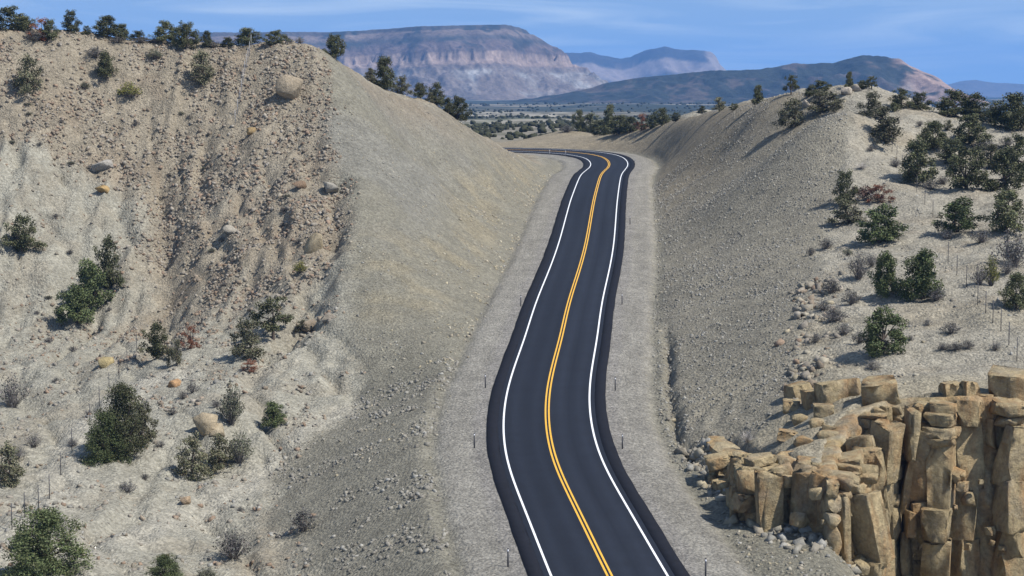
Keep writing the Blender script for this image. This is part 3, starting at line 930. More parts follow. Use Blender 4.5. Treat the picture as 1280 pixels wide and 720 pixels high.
# ------------------------------------------------------------------ cliff
tC = np.gradient(CE, axis=0); tC /= np.linalg.norm(tC, axis=1)[:, None]
oC = np.stack([tC[:, 1], -tC[:, 0]], 1)                       # outward
_ins = CE - oC * 1.3
topC = rbf(_ins[:, 0], _ins[:, 1])
_topw = 0.35 * fbm(np.arange(len(CE)) * 0.07, np.zeros(len(CE)), 3, 217)
topC = topC + _topw * (np.arange(len(CE)) > 30)
botC = cliff_base(CE[:, 0] + oC[:, 0] * 1.0, CE[:, 1] + oC[:, 1] * 1.0) - 0.9
fadeC = sstep(12, 40, np.arange(len(CE)))
uC = np.arange(len(CE)) * 0.22
NV = 60
V = []; CC = []
c_gold = np.array((0.375, 0.285, 0.150)); c_buff = np.array((0.375, 0.312, 0.198)); c_rust = np.array((0.37, 0.23, 0.11)); c_wea = np.array((0.36, 0.315, 0.225))
def rock_col(u, v, r):
    c = c_gold + (c_buff - c_gold) * np.clip(sstep(0.2, 0.9, r), 0, 1)[..., None]
    st = sstep(0.25, 0.6, fbm(u / 1.6, v / 5, 3, 205))
    c = c + (c_rust - c) * (st * 0.7)[..., None]
    w = sstep(-0.1, 0.5, fbm(u / 3, v / 3, 3, 207))
    return c + (c_wea - c) * (w * 0.45)[..., None]
for j in range(NV + 7):
    t = min(1.0, j / NV)
    z = botC + (topC - 0.02 - botC) * t
    f1, f2, cid = worley(uC / 1.2, z / 2.0, 3)
    g1, g2, gid = worley(uC / 0.6, z / 0.8, 8)
    disp = -1.35 + 0.45 * cid + 0.25 * gid + 0.25 * np.minimum((g2 - g1) * 2, 0.4) + (1 - t) * 1.1
    disp = disp * fadeC
    if j > NV:
        k = j - NV
        disp = disp * (1 - k / 6.0) - 0.40 * k
        zz = topC + 0.05 * k - 0.02 + 0.12 * cid - 0.05 * k * k * 0.3
    else:
        zz = z - 0.35 * max(0, t - 0.93) / 0.07 * (0.4 + cid)
    xy = CE + oC * disp[:, None]
    V.append(np.stack([xy[:, 0], xy[:, 1], zz], 1)); CC.append(rock_col(uC, z, cid))
V = np.stack(V, 0); CC = np.stack(CC, 0)
me = mesh_np('cliff', V.reshape(-1, 3), grid_faces(V.shape[0], V.shape[1])[:, ::-1], M_cliff, False, CC.reshape(-1, 3))
cliff = tag(obj('cliff', me), kind='structure')
rock_me = []
for i, (sh, fc) in enumerate(ROCKS_HI):
    tone = (c_gold * 0.5 + c_buff * 0.5) * (0.92 + 0.16 * ((i * 0.37) % 1.0))
    rock_me.append(mesh_np('cliff_block', sh, fc, M_cliff, False, np.ones((len(sh), 1)) * tone))
def block(x, y, z, sx, sy, sz, rz, tilt=0.12, i=None):
    o = obj('rock_block', rock_me[random.randrange(28) if i is None else i], cliff)
    o.location = (x, y, z); o.scale = (sx, sy, sz)
    o.rotation_euler = (random.gauss(0, tilt), random.gauss(0, tilt), rz)
    return o
CE_END = int(np.nonzero(CE[:, 0] / CE[:, 1] < (1305 - 640) / F)[0].max()); uu = 24.0; n_on = 0
while uu < CE_END and n_on < 290:
    w = random.choice((0.5, 0.65, 0.85, 1.05, 1.4, 1.9)) * random.uniform(0.9, 1.1)
    k = min(len(CE) - 1, int(uu + w / 0.44))
    out = random.uniform(-0.5, 0.6) + 2.0 * float(fbm(np.array([uu / 16]), np.array([3.3]), 2, 219)[0]) - (0.9 if random.random() < 0.14 else 0)
    out *= float(fadeC[k])
    z = botC[k] + 0.3; top = topC[k] + random.uniform(-0.45, 0.2); H = top - z
    if top - z > 13.5: z = top - 13.5                       # deep foot is out of any view
    rz = math.atan2(tC[k, 1], tC[k, 0])
    while z < top - 0.25:
        t = (z - botC[k]) / max(H, 0.5)
        h = random.uniform(1.8, 4.8) if top - z > 3.2 else random.uniform(0.6, 1.5)
        if random.random() < 0.2: h *= 0.5
        if top - z - h < 0.4: h = top - z
        d = out + random.uniform(-0.6, 0.6) + (0.75 if top - z > 2.6 else 0.0) - (0.7 if random.random() < 0.16 else 0.0)
        if h < 1.0: d += random.uniform(-0.1, 0.35)
        sy = random.uniform(1.7, 2.3); d -= sy * 0.5 - 0.55
        px_ = CE[k, 0] + oC[k, 0] * d + tC[k, 0] * random.uniform(-0.1, 0.1); py_ = CE[k, 1] + oC[k, 1] * d
        block(px_, py_, z + h / 2 + random.uniform(-0.1, 0.1), w * random.uniform(1.0, 1.4), sy, h * random.uniform(1.04, 1.25), rz + random.gauss(0, 0.28), 0.085)
        n_on += 1
        z += h
    uu += w / 0.22 * random.choice((0.92, 0.98, 1.0, 1.18))
# smaller fragments caught in the joints and on the ledges
while n_on < 288:
    k = random.randrange(34, CE_END); v = random.random()
    H = min(13.0, topC[k] - botC[k])
    sz = random.uniform(0.35, 1.0); sx = sz * random.uniform(0.6, 1.3)
    d = random.uniform(-0.1, 1.25) + (0.5 if v < 0.6 else 0.0)
    block(CE[k, 0] + oC[k, 0] * d, CE[k, 1] + oC[k, 1] * d, topC[k] - 0.3 - (H - 0.6) * (1 - v), sx, sx * random.uniform(0.9, 1.5), sz, random.uniform(0, 3.1), 0.2)
    n_on += 1
# broken ledges on top of the cliff
LEDGE = [(1000,490,30,22),(1018,500,26,24),(990,508,22,14),(1030,515,24,18),(1040,490,34,30),(1062,486,28,24),(1000,525,20,12),(1022,530,18,12),(985,545,24,12),(1005,552,22,12),(1035,548,26,16),(1050,560,24,16),
         (1100,512,44,34),(1190,497,26,28),(1212,497,22,30),(1262,508,48,34),
         (940,580,26,18),(960,583,24,20),(1010,590,30,26),(1028,596,30,26),(985,586,26,22),(920,582,24,18),(1062,530,24,30),(1060,550,22,26)]
for (px, py, w, h) in LEDGE:
    q = hit(px, py + h * 0.3); k = q[1] / F
    block(q[0], q[1] + 0.3, q[2] + h * k * 0.22, w * k * 1.1, w * k * random.uniform(0.9, 1.3), h * k * 1.15, random.uniform(-0.4, 0.4), 0.08)

# ------------------------------------------------------------------ boulders
def boulder_mat_mesh(i, c, name='boulder'):
    sh, fc = hull_rock(500 + i, 10 + i % 4, 0.35)
    r_ = np.random.default_rng(i)
    col = np.ones((len(sh), 1)) * np.array(c) * 0.78 * (1 + 0.06 * r_.normal(0, 1, (len(sh), 1)))
    return mesh_np(name, sh, fc, M_boulder, False, col)
BOULD = [
 (362,124,32,34,(0.40,0.33,0.235),'large angular tan boulder lodged high on the rubble-covered hillside'),
 (392,314,22,28,(0.46,0.38,0.25),'pale yellow upright boulder beside the gully at the edge of the smooth cut'),
 (413,243,20,14,(0.40,0.37,0.31),'rounded grey boulder on the spur at the edge of the smooth cut'),
 (126,214,24,16,(0.42,0.39,0.34),'pale grey slab on the hillside above the ochre boulder'),
 (128,242,15,12,(0.46,0.32,0.15),'ochre boulder on the hillside below the pale grey slab'),
 (374,236,16,10,(0.33,0.23,0.15),'small brown boulder among rubble near the rounded grey boulder'),
 (288,291,20,10,(0.42,0.38,0.31),'flat pale stone lying in the middle of the rubble slope'),
 (315,167,12,9,(0.46,0.33,0.17),'small ochre stone on the rubble slope below the large angular boulder'),
 (131,459,20,15,(0.47,0.38,0.20),'yellow boulder on the pale ground by the steel fence posts'),
 (216,484,17,12,(0.48,0.30,0.16),'orange boulder on the path junction near the juniper pair'),
 (232,630,13,10,(0.44,0.33,0.22),'lone tan-orange stone lying on the bare pale track'),
 (258,542,26,30,(0.45,0.37,0.25),'tall buff boulder beside the grey shrub in the gully'),
 (270,545,18,18,(0.42,0.35,0.24),'smaller buff boulder leaning against the tall one'),
 (388,412,26,14,(0.33,0.27,0.20),'low brown rock ledge at the foot of the spur'),
 (410,402,16,10,(0.36,0.31,0.24),'small grey-brown rock above the low brown ledge'),
 (1058,118,13,10,(0.48,0.42,0.34),'pale rounded rock on the summit of the wooded hill'),
 (1072,114,12,9,(0.46,0.40,0.33),'pale rock beside the summit tree of the wooded hill'),
 (1010,133,12,8,(0.44,0.39,0.32),'white-grey rock under the shrub on the brow of the graded slope'),
]
for i, (px, py, w, h, c, lab) in enumerate(BOULD):
    q = hit(px, py); k = q[1] / F
    o = obj('boulder', boulder_mat_mesh(i, c), loc=(q[0], q[1] + 0.15 * w * k, q[2] + h * k * 0.30))
    o.scale = (w * k * 1.1, w * k, h * k * 1.1)
    o.rotation_euler = (random.gauss(0, 0.12), random.gauss(0, 0.15), random.uniform(-0.6, 0.6))
    tag(o, lab, 'boulder')

# ------------------------------------------------------------------ rubble
def scatter(n, x0, x1, y0, y1, mask, smin, smax, cols, power=2.6):
    X = rng.uniform(x0, x1, n * 4); Y = rng.uniform(y0, y1, n * 4)
    m = mask(X, Y) > rng.random(n * 4)
    X, Y = X[m][:n], Y[m][:n]
    s = smin + (smax - smin) * rng.random(len(X)) ** power
    c = np.array(cols)[rng.integers(0, len(cols), len(X))] * rng.uniform(0.80, 1.22, (len(X), 1))
    return X, Y, s, c

def road_s(X, Y):
    return road_frame(X, Y)[0]

tanc = [(0.25, 0.205, 0.155), (0.265, 0.235, 0.185), (0.225, 0.185, 0.14), (0.25, 0.222, 0.182), (0.285, 0.255, 0.21), (0.245, 0.18, 0.13)]
greyc = [(0.26, 0.248, 0.215), (0.235, 0.22, 0.185), (0.28, 0.27, 0.24)]
yelc = [(0.31, 0.27, 0.19), (0.29, 0.255, 0.195), (0.33, 0.30, 0.235), (0.25, 0.225, 0.18)]
darkc = [(0.22, 0.205, 0.175), (0.25, 0.235, 0.20), (0.20, 0.185, 0.155)]
inL = lambda X, Y: (X < line_x(crL, Y) + 2.6 * fbm(X / 5, Y / 5, 3, 323) + np.abs(rng.normal(0, 0.9, np.shape(X)))) * (X > -0.285 * Y - 3)
inR = lambda X, Y: (X > line_x(crR, Y)) * (X < 0.285 * Y + 3) * (cliff_sd(X, Y) > 1.0)
cutL = lambda X, Y: (X > line_x(crL, Y)) * (road_s(X, Y) < -9.2)
cutR = lambda X, Y: (X < line_x(crR, Y)) * (road_s(X, Y) > 9.2) * (Y > 143)
patch = lambda X, Y, sd, k=4.0: sstep(-0.35, 0.45, fbm(X / k, Y / k, 3, sd))
parts = [
 scatter(40000, -78, -18, 196, 268, lambda X, Y: inL(X, Y) * (0.08 + 0.92 * patch(X, Y, 301)) * (1 - 0.85 * tongue(X, Y)), 0.07, 0.55, tanc, 6.5),
 scatter(6500, -60, -8, 112, 200, lambda X, Y: inL(X, Y) * patch(X, Y, 303) ** 4, 0.05, 0.50, tanc + greyc, 5.0),
 scatter(9000, -30, 10, 180, 350, lambda X, Y: cutL(X, Y) * np.exp(-np.maximum(0, -road_s(X, Y) - 10) / 3.0) * patch(X, Y, 305) ** 1.5, 0.07, 0.42, [(c[0] * 1.12, c[1] * 1.12, c[2] * 1.1) for c in yelc], 4.5),
 scatter(9000, -40, 10, 150, 350, lambda X, Y: cutL(X, Y) * patch(X, Y, 307) ** 2, 0.05, 0.30, yelc + greyc, 4.0),
 scatter(13000, -30, 5, 110, 182, lambda X, Y: cutL(X, Y) * patch(X, Y, 309) ** 1.5, 0.05, 0.40, darkc + greyc, 5.0),
 scatter(34000, 10, 46, 143, 330, lambda X, Y: cutR(X, Y) * (0.2 + 0.8 * patch(X, Y, 311) ** 1.5), 0.07, 0.30, darkc + greyc + greyc, 6.0),
 scatter(1500, 10, 34, 143, 330, lambda X, Y: cutR(X, Y) * (road_s(X, Y) < 11.5) * patch(X, Y, 313, 2.5), 0.08, 0.45, yelc + greyc, 3.5),
 scatter(5500, 12, 85, 142, 292, lambda X, Y: inR(X, Y) * patch(X, Y, 315) ** 1.7, 0.05, 0.40, greyc + yelc, 5.0),
 scatter(2600, 10, 36, 112, 150, lambda X, Y: (cliff_sd(X, Y) < 0.5) * (cliff_sd(X, Y) > -4.0) * (road_s(X, Y) > 10) * np.exp(-np.maximum(0, -cliff_sd(X, Y)) / 1.6), 0.10, 0.95, yelc + greyc, 3.0),
 scatter(2600, 8, 40, 105, 146, lambda X, Y: (cliff_sd(X, Y) < -0.5) * (road_s(X, Y) > 9.5) * patch(X, Y, 317), 0.05, 0.30, yelc + greyc, 3.0),
 scatter(1500, 22, 34, 143, 190, lambda X, Y: np.exp(-((X - line_x(crR, Y) - 0.8) / 1.6) ** 2) * patch(X, Y, 319, 2.0) * (cliff_sd(X, Y) > 1), 0.10, 0.95, yelc + tanc, 3.2),
 scatter(900, -20, 30, 110, 400, lambda X, Y: (np.abs(road_s(X, Y)) > 8.3) * (np.abs(road_s(X, Y)) < 10) * 1.0, 0.06, 0.25, yelc, 2.5),
]
RX = np.concatenate([p[0] for p in parts]); RY = np.concatenate([p[1] for p in parts])
RS = np.concatenate([p[2] for p in parts]); RC = np.concatenate([p[3] for p in parts])
RZ = tz(RX, RY)
nR = len(RX)
vi = rng.integers(0, 24, nR)
sh = np.array(ROCKS_LO)[vi]                                   # n,12,3
asp = np.stack([rng.uniform(0.8, 1.5, nR), rng.uniform(0.6, 1.1, nR), rng.uniform(0.4, 0.9, nR)], 1)
sh = sh * asp[:, None, :] * RS[:, None, None]
qt = rng.normal(0, 1, (nR, 4)) * np.array((1.0, 0.32, 0.32, 1.0)); qt /= np.linalg.norm(qt, axis=1)[:, None]
w_, x_, y_, z_ = qt.T
rot = np.stack([1 - 2 * (y_**2 + z_**2), 2 * (x_*y_ - z_*w_), 2 * (x_*z_ + y_*w_), 2 * (x_*y_ + z_*w_), 1 - 2 * (x_**2 + z_**2), 2 * (y_*z_ - x_*w_),
                2 * (x_*z_ - y_*w_), 2 * (y_*z_ + x_*w_), 1 - 2 * (x_**2 + y_**2)], 1).reshape(-1, 3, 3)
sh = np.einsum('nij,nkj->nki', rot, sh) + np.stack([RX, RY, RZ + RS * 0.05], 1)[:, None]
fa = (_cubf[None] + (np.arange(nR) * 8)[:, None, None]).reshape(-1, 3)
me = mesh_np('rubble', sh.reshape(-1, 3), fa, M_rubble, False, np.repeat(RC, 8, 0))
tag(obj('rubble', me), 'loose stones and rubble strewn over the slopes', 'rubble', kind='stuff')

# ------------------------------------------------------------------ plants (unit size: 1 wide, 1 high)
def tube(path, radii, sides=6):
    path = np.array(path, float); n = len(path)
    V = []
    for i in range(n):
        d = path[min(i + 1, n - 1)] - path[max(i - 1, 0)]; d = d / (np.linalg.norm(d) + 1e-9)
        a = np.cross(d, (0.3, 0.9, 0.1)); a /= np.linalg.norm(a) + 1e-9; b = np.cross(d, a)
        th = np.arange(sides) / sides * 2 * np.pi
        V.append(path[i] + radii[i] * (np.cos(th)[:, None] * a + np.sin(th)[:, None] * b))
    V = np.vstack(V); f = []
    for i in range(n - 1):
        for k in range(sides):
            k2 = (k + 1) % sides
            f.append((i * sides + k, i * sides + k2, (i + 1) * sides + k2, (i + 1) * sides + k))
    return V, np.array(f)

def join(list_):
    V = []; Fc = []; o = 0
    for v, f in list_:
        V.append(v); Fc.append(f + o); o += len(v)
    return np.vstack(V), np.vstack(Fc)

def leaves(cent, n_per, spread, size, r_, flat=0.0):
    c = np.repeat(cent, n_per, 0); n = len(c)
    off = r_.normal(0, 1, (n, 3)); off /= np.maximum(np.linalg.norm(off, axis=1)[:, None], 0.3)
    off *= (r_.random((n, 1)) ** 0.5)
    p = c + off * spread
    a = r_.normal(0, 1, (n, 3)); a[:, 2] *= 1 - flat; a /= np.linalg.norm(a, axis=1)[:, None]
    b = np.cross(a, r_.normal(0, 1, (n, 3))); b /= np.linalg.norm(b, axis=1)[:, None]
    s = size * r_.uniform(0.6, 1.4, (n, 1))
    q = np.stack([p - a * s, p + b * s * 0.55, p + a * s, p - b * s * 0.55], 1)
    tint = np.repeat(r_.uniform(0.72, 1.3, len(cent)), n_per)[:, None] * r_.uniform(0.75, 1.25, (n, 1)) * np.array((1, 1, 1.0)) * r_.uniform(0.92, 1.08, (n, 3))
    return q.reshape(-1, 3), np.arange(n * 4).reshape(-1, 4), np.repeat(tint, 4, 0)

def make_juniper(seed, nclump=70, n_per=36, low=0.06, wide=0.42, mat=M_leaf, spread=0.12, cone=0.0, leaf=0.022):
    r_ = np.random.default_rng(seed)
    def env(t):
        return 0.5 * (np.sin(np.pi * min(1, (0.30 + 0.70 * t))) ** 0.6 * (1 - cone) + cone * (1.05 - t))
    lob = r_.uniform(0, 2 * np.pi, 3)
    npad = max(8, nclump // 7)
    pads = []
    for q in range(npad):
        t = (q + r_.random()) / npad
        z = low * 0.7 + 0.05 + (0.86 - low * 0.7) * t ** 1.45
        a = q * 2.4 + r_.uniform(-0.5, 0.5)
        rad = max(0.0, env(t) * (0.72 + 0.22 * np.sin(2 * a + lob[0]) + 0.16 * np.sin(3 * a + lob[1])) - 0.06) * r_.uniform(0.55, 1.05)
        pads.append((rad * np.cos(a), rad * np.sin(a), z))
    pads = np.array(pads)
    cs = []
    for q in range(nclump):
        p = pads[q % npad] + r_.normal(0, 1, 3) * np.array((0.085, 0.085, 0.055))
        if np.hypot(p[0], p[1]) > 0.46: p[:2] *= 0.46 / np.hypot(p[0], p[1])
        cs.append(p * np.array((1, 1, 1)) if p[2] < 0.95 else p * np.array((1, 1, 0.93)))
    cs = np.array(cs)
    v, f, c = leaves(cs, int(n_per * 1.7), spread * 0.84, leaf, r_)
    crown = mesh_np('crown', v, f, mat, False, c)
    tb = []
    base = np.array((0, 0, -0.06)); lean = r_.normal(0, 0.05, 2)
    fork = np.array((lean[0], lean[1], 0.25 + low * 0.5))
    tb.append(tube([base, base * 0.4 + fork * 0.6, fork], [0.036, 0.030, 0.025]))
    for k in r_.choice(len(cs), 9, replace=False):
        m = fork * 0.45 + cs[k] * 0.55 + r_.normal(0, 0.03, 3); m[2] -= 0.03
        tb.append(tube([fork, m, cs[k]], [0.019, 0.012, 0.005], 5))
    v, f = join(tb)
    return crown, mesh_np('trunk', v, f, M_bark, True)

def make_shrub(seed, mat, wood, nst=110, leafy=1.0, dome=0.8):
    r_ = np.random.default_rng(seed)
    tb = []; tips = []
    vs = []; fs = []; o = 0
    for i in range(nst):
        a = r_.uniform(0, 2 * np.pi); e = r_.uniform(0.12, 1.0)
        L = r_.uniform(0.6, 1.0)
        tip = np.array((0.5 * np.cos(a) * (1 - e ** 2 * 0.85) * L, 0.5 * np.sin(a) * (1 - e ** 2 * 0.85) * L, (0.25 + 0.75 * e) * L * dome / 0.8))
        m = tip * 0.5 + np.array((0, 0, -0.02)) + r_.normal(0, 0.03, 3)
        side = np.cross(tip, (0.2, 0.3, 1)); side /= np.linalg.norm(side) + 1e-9; side *= 0.010
        b = r_.normal(0, 0.03, 3); b[2] = -0.04
        vs += [b - side, b + side, m + side * 0.8, m - side * 0.8, tip]
        fs += [(o, o + 1, o + 2), (o, o + 2, o + 3), (o + 3, o + 2, o + 4)]
        o += 5
        tips.append(tip)
        tips.append(m * 0.4 + tip * 0.6)
    stem = mesh_np('stem', np.array(vs), np.array(fs), wood)
    v, f, c = leaves(np.array(tips), max(1, int(6 * leafy)), 0.075, 0.026, r_)
    return mesh_np('foliage', v, f, mat, False, c), stem

KIND = {
 'j': [make_juniper(1, 105), make_juniper(2, 90, 36, 0.06), make_juniper(3, 120, 30, 0.14), make_juniper(4, 82, 40, 0.04), make_juniper(5, 105, 34, 0.18)],
 'b': [make_juniper(11, 112, 38, 0.05, mat=M_leafb), make_juniper(12, 97, 38, 0.12, mat=M_leafb)],
 'd': [make_juniper(21, 82, 30, 0.06, mat=M_leafd), make_juniper(22, 67, 30, 0.10, mat=M_leafd), make_juniper(23, 90, 28, 0.08, mat=M_leafd)],
 'o': [make_juniper(31, 51, 34, 0.34, mat=M_leaf, spread=0.10), make_juniper(32, 45, 36, 0.38, mat=M_leafb, spread=0.10)],
 'c': [make_juniper(41, 120, 30, 0.08, cone=0.75, mat=M_leaf)],
 'r': [make_juniper(51, 51, 28, 0.10, mat=M_rust), make_juniper(52, 60, 24, 0.06, mat=M_rust)],
 'B': [make_juniper(13, 190, 60, 0.03, mat=M_leafb, leaf=0.0135), make_juniper(14, 170, 60, 0.03, mat=M_leaf, leaf=0.0135)],
 's': [make_shrub(61, M_sage, M_greywood, 120, 0.8), make_shrub(62, M_sage, M_greywood, 90, 1.0), make_shrub(63, M_sage, M_greywood, 140, 0.6)],
 'g': [make_shrub(71, M_sageg, M_greywood, 110, 1.4), make_shrub(72, M_sageg, M_greywood, 130, 1.2)],
 'y': [make_shrub(81, M_yel, M_greywood, 110, 1.4)],
 'w': [make_shrub(91, M_sage, M_deadwood, 90, 0.25)],
}
NAME = {'B': 'juniper_tree', 'j': 'juniper_tree', 'b': 'juniper_tree', 'd': 'juniper_tree', 'o': 'juniper_tree', 'c': 'pinyon_pine', 'r': 'dead_juniper', 's': 'sagebrush', 'g': 'desert_shrub', 'y': 'rabbitbrush', 'w': 'bare_shrub'}
CATN = {'B': 'tree', 'j': 'tree', 'b': 'tree', 'd': 'tree', 'o': 'tree', 'c': 'tree', 'r': 'tree', 's': 'shrub', 'g': 'shrub', 'y': 'shrub', 'w': 'shrub'}

def plant_at(kind, q, W, H, label, group=None, i=None):
    top, stem = KIND[kind][random.randrange(len(KIND[kind])) if i is None else i % len(KIND[kind])]
    r = empty(NAME[kind], q, random.uniform(0, 6.28))
    r.scale = (W, W, H)
    obj('crown' if CATN[kind] == 'tree' else 'foliage', top, r)
    obj('trunk' if CATN[kind] == 'tree' else 'stem', stem, r)
    tag(r, label, CATN[kind], group)
    return r

def plant(kind, bx, by, w, h, label, group=None, i=None):
    q = hit(bx, by); k = q[1] / F
    q = q + np.array((0, w * k * 0.25, 0)); q[2] = tz(q[0], q[1]) - 0.05
    return plant_at(kind, q, w * k * (1.28 if CATN[kind] == 'tree' else 1.2), h * k * 1.12, label, group, i)

def plants(lst, label, group):
    for t in lst:
        plant(*t, label, group)

# --- crest of the rubble hill
ORD = ['first', 'second', 'third', 'fourth', 'fifth', 'sixth', 'seventh', 'eighth', 'ninth', 'tenth', 'eleventh', 'twelfth', 'thirteenth']
def plants_ord(lst, fmt, group):
    """plants strung along a line, each told apart by its order from a landmark"""
    for t, w in zip(lst, ORD):
        plant(*t, fmt.format(w), group)
plants_ord([('j',62,52,24,22),('j',88,42,26,24),('j',108,44,12,10),('j',132,50,36,24),('j',152,50,24,18),('j',172,50,20,14),('j',205,54,32,24),('j',222,56,22,18),('j',232,64,28,32),('j',258,60,16,18),('j',284,60,18,12),('j',308,58,34,20),('j',345,56,28,16)],
       '{} dark juniper along the rubble hill crest from the rust-brown one towards the road', 'junipers on the crest of the rubble hill')
plant('j',30,40,24,16,'small dark juniper on the hill crest next to the big one beyond the rust-brown tree', 'junipers on the crest of the rubble hill')
plant('j',10,38,46,28,'biggest spreading juniper of the rubble hill crest, away from the road', 'junipers on the crest of the rubble hill')
plant('r',50,52,26,26,'rust-brown half-dead juniper on the crest of the rubble-covered hill')
plants([('s',42,58,30,14),('s',146,58,24,8),('s',176,56,26,8),('s',192,56,20,8),('s',268,60,20,8),('s',374,54,14,9),('s',362,55,12,7)],
       'low grey-brown sagebrush among the junipers on the rubble hill crest', 'sagebrush on the rubble hill crest')
plants_ord([('j',418,74,28,28),('d',462,92,22,16),('j',480,95,36,38),('d',502,102,26,22),('j',525,106,20,18),('d',538,110,14,12),('j',546,112,26,26),('j',560,124,18,18),('j',572,133,28,28)],
       '{} juniper down the upper edge of the smooth road cut from the hill top', 'junipers along the upper edge of the road cut')
# --- face of the rubble hill
plant('j',131,108,26,32,'small dark juniper casting a shadow high on the rubble face, left of the yellowish shrub'.replace(', left of the yellowish shrub', ' above the yellowish shrub'))
plant('d',252,112,38,38,'broad juniper with wide shadow on the rubble face near the angular boulder')
plant('d',32,128,42,44,'straggly grey-green juniper on the rubble face above the smooth grey rib')
plant('y',160,132,30,18,'low yellowish shrub on the upper rubble face')
plant('g',192,78,20,13,'small grey-green shrub just under the hill crest')
plant('s',118,80,28,15,'grey brush clump just under the crest above the small dark juniper')
plant('g',106,116,14,9,'tiny shrub beside the small dark juniper on the rubble face')
plant('j',26,324,44,42,'dense juniper on the smooth grey rib of the eroded hill')
plant('j',135,368,36,62,'tall dark juniper growing behind the bright green pair on the eroded hill')
plant('b',112,392,46,52,'bright green juniper standing in front of the tall dark one')
plant('b',94,410,44,44,'lower bright green juniper with shadow beside the pale slope')
plant('j',195,450,36,42,'rounded juniper by the path near the rust-coloured bush')
plant('d',220,458,20,32,'thin dark shrub tree between the rounded juniper and the rust bush')
plant('r',237,437,22,28,'rust-red dead bush at the foot of the eroded hill')
plant('y',375,344,19,15,'small olive shrub alone on the rubble near the upright yellow boulder')
plant('o',340,432,52,52,'open juniper with bare trunk at the foot of the spur')
plant('d',306,452,44,48,'grey-green juniper crouched beside the open-trunked juniper')
plant('r',312,466,26,14,'low rusty dead branches under the grey-green juniper')
plant('d',378,420,26,12,'low dark bush against the brown ledge')
plant('B',150,575,62,86,'big spreading juniper with a dark shadow beside the fence line')
plant('B',128,580,52,66,'bushy green juniper joined to the big spreading one by the fence')
plant('d',178,560,40,50,'loose grey-green juniper leaning out of the big juniper clump')
plant('s',14,512,40,44,'large dark grey brush on the pale eroded foot slope')
plant('d',10,610,46,52,'scraggly olive juniper above the fence posts on the gully side')
plant('g',288,538,32,52,'tall grey-green shrub beside the tall buff boulder')
plant('b',341,537,32,30,'small bright juniper alone on the pale gully bank')
plant('d',240,605,48,54,'grey-green juniper at the edge of the bare pale track')
plant('d',272,592,40,42,'dense olive shrub tree by the bare pale track')
plant('g',298,585,34,38,'loose grey-green shrub by the bare pale track beside the olive one')
plant('s',158,617,28,16,'small grey sagebrush on the rubble bank above the pale track')
plant('B',48,725,96,82,'large bushy juniper in the gully below the fence posts')
plant('s',290,702,50,40,'big silver-grey sagebrush on the pale slope below the track')
plant('s',378,668,36,30,'silver-grey sagebrush at the foot of the dark gravel bank')
plant('B',205,735,46,36,'juniper bush top near the big silver-grey sagebrush')
plant('g',258,728,28,16,'small shrub beside the juniper bush below the pale track')
plants([('s',240,492,20,16),('s',228,500,16,12),('s',215,520,16,10),('s',70,660,26,16),('s',20,690,24,18),('s',200,560,14,9),('s',180,600,14,9),('s',270,510,16,10),('s',300,640,12,8),('s',90,560,16,12),('s',40,560,26,20),('s',20,575,24,18),('s',70,480,14,8),('s',90,440,14,8),('s',60,430,12,7),('s',110,520,14,8),('s',250,570,14,8)],
       'small grey sagebrush tuft in the gully below the eroded hill', 'sagebrush tufts in the gully')
plants([(random.choice('ssg'),random.uniform(10,380),random.uniform(130,400),random.uniform(7,12),random.uniform(4,7)) for _ in range(34)],
       'tiny dry tuft on the rubble face of the eroded hill', 'dry tufts on the eroded hill')
# --- wooded hill across the road
plant('o',990,119,22,24,'lone round-topped juniper on the brow above the graded slope', None, 0)
plant('c',948,130,18,22,'small pointed pinyon pine on the skyline of the graded slope')
plants([('d',900,139,24,17),('j',918,138,14,8),('j',878,142,12,8)], 'low juniper on the far end of the graded slope skyline', 'junipers on the graded slope skyline')
plants([('j',1026,119,30,16),('j',1012,121,16,9),('c',1062,112,14,20),('o',1090,112,18,16),('j',1078,112,14,10)], 'small juniper on the summit of the wooded hill', 'junipers on the summit of the wooded hill')
UG = 'junipers on the upper wooded hill'
for t, lab in [(('d',1035,142,54,24),'broad low olive juniper just below the summit rocks of the wooded hill'),
 (('d',992,161,40,34),'olive juniper rooted on the graded slope just under its brow'),
 (('d',1092,150,34,30),'open-branched olive juniper on the bare ground below the summit tree'),
 (('j',1128,135,28,22),'round juniper at the skyline next to the summit of the wooded hill'),
 (('j',1152,137,30,20),'skyline juniper between the round one and the dense skyline clump'),
 (('j',1118,140,14,10),'little juniper at the foot of the round skyline juniper'),
 (('d',1108,184,60,42),'wide olive juniper at the head of the dark steel post fence'),
 (('j',1168,192,42,32),'dark juniper on open ground uphill of the grey-green thicket'),
 (('j',1194,208,44,30),'dark juniper touching the uphill side of the thicket'),
 (('d',1186,164,16,12),'tiny juniper alone on the open pale ground below the skyline'),
 (('j',1215,184,48,34),'spreading flat-topped juniper on open ground under the skyline clump'),
 (('j',1195,146,52,30),'widest juniper of the dense clump on the wooded hill skyline'),
 (('j',1222,150,44,30),'second juniper of the dense skyline clump, on its downhill end'),
 (('j',1270,166,54,42),'tall dark juniper beyond the dense skyline clump'),
 (('j',1246,160,30,22),'small juniper in the gap between the skyline clump and the tall dark juniper')]:
    plant(*t, lab, UG)
for t, lab in [(('j',1148,232,52,50),'big juniper at the fence-side end of the thicket'),
 (('j',1212,240,56,50),'big juniper in the middle of the thicket'),
 (('j',1258,240,54,50),'big juniper at the far end of the thicket away from the fence'),
 (('d',1238,212,40,30),'olive juniper behind the two biggest thicket junipers'),
 (('j',1275,215,40,40),'tall juniper at the back corner of the thicket')]:
    plant(*t, lab, 'junipers in the thicket on the wooded hill')
plant('j',1058,258,32,40,'dark juniper beside the brush pile at the brow of the graded slope')
plant('d',1060,282,46,28,'low olive juniper below the brush pile')
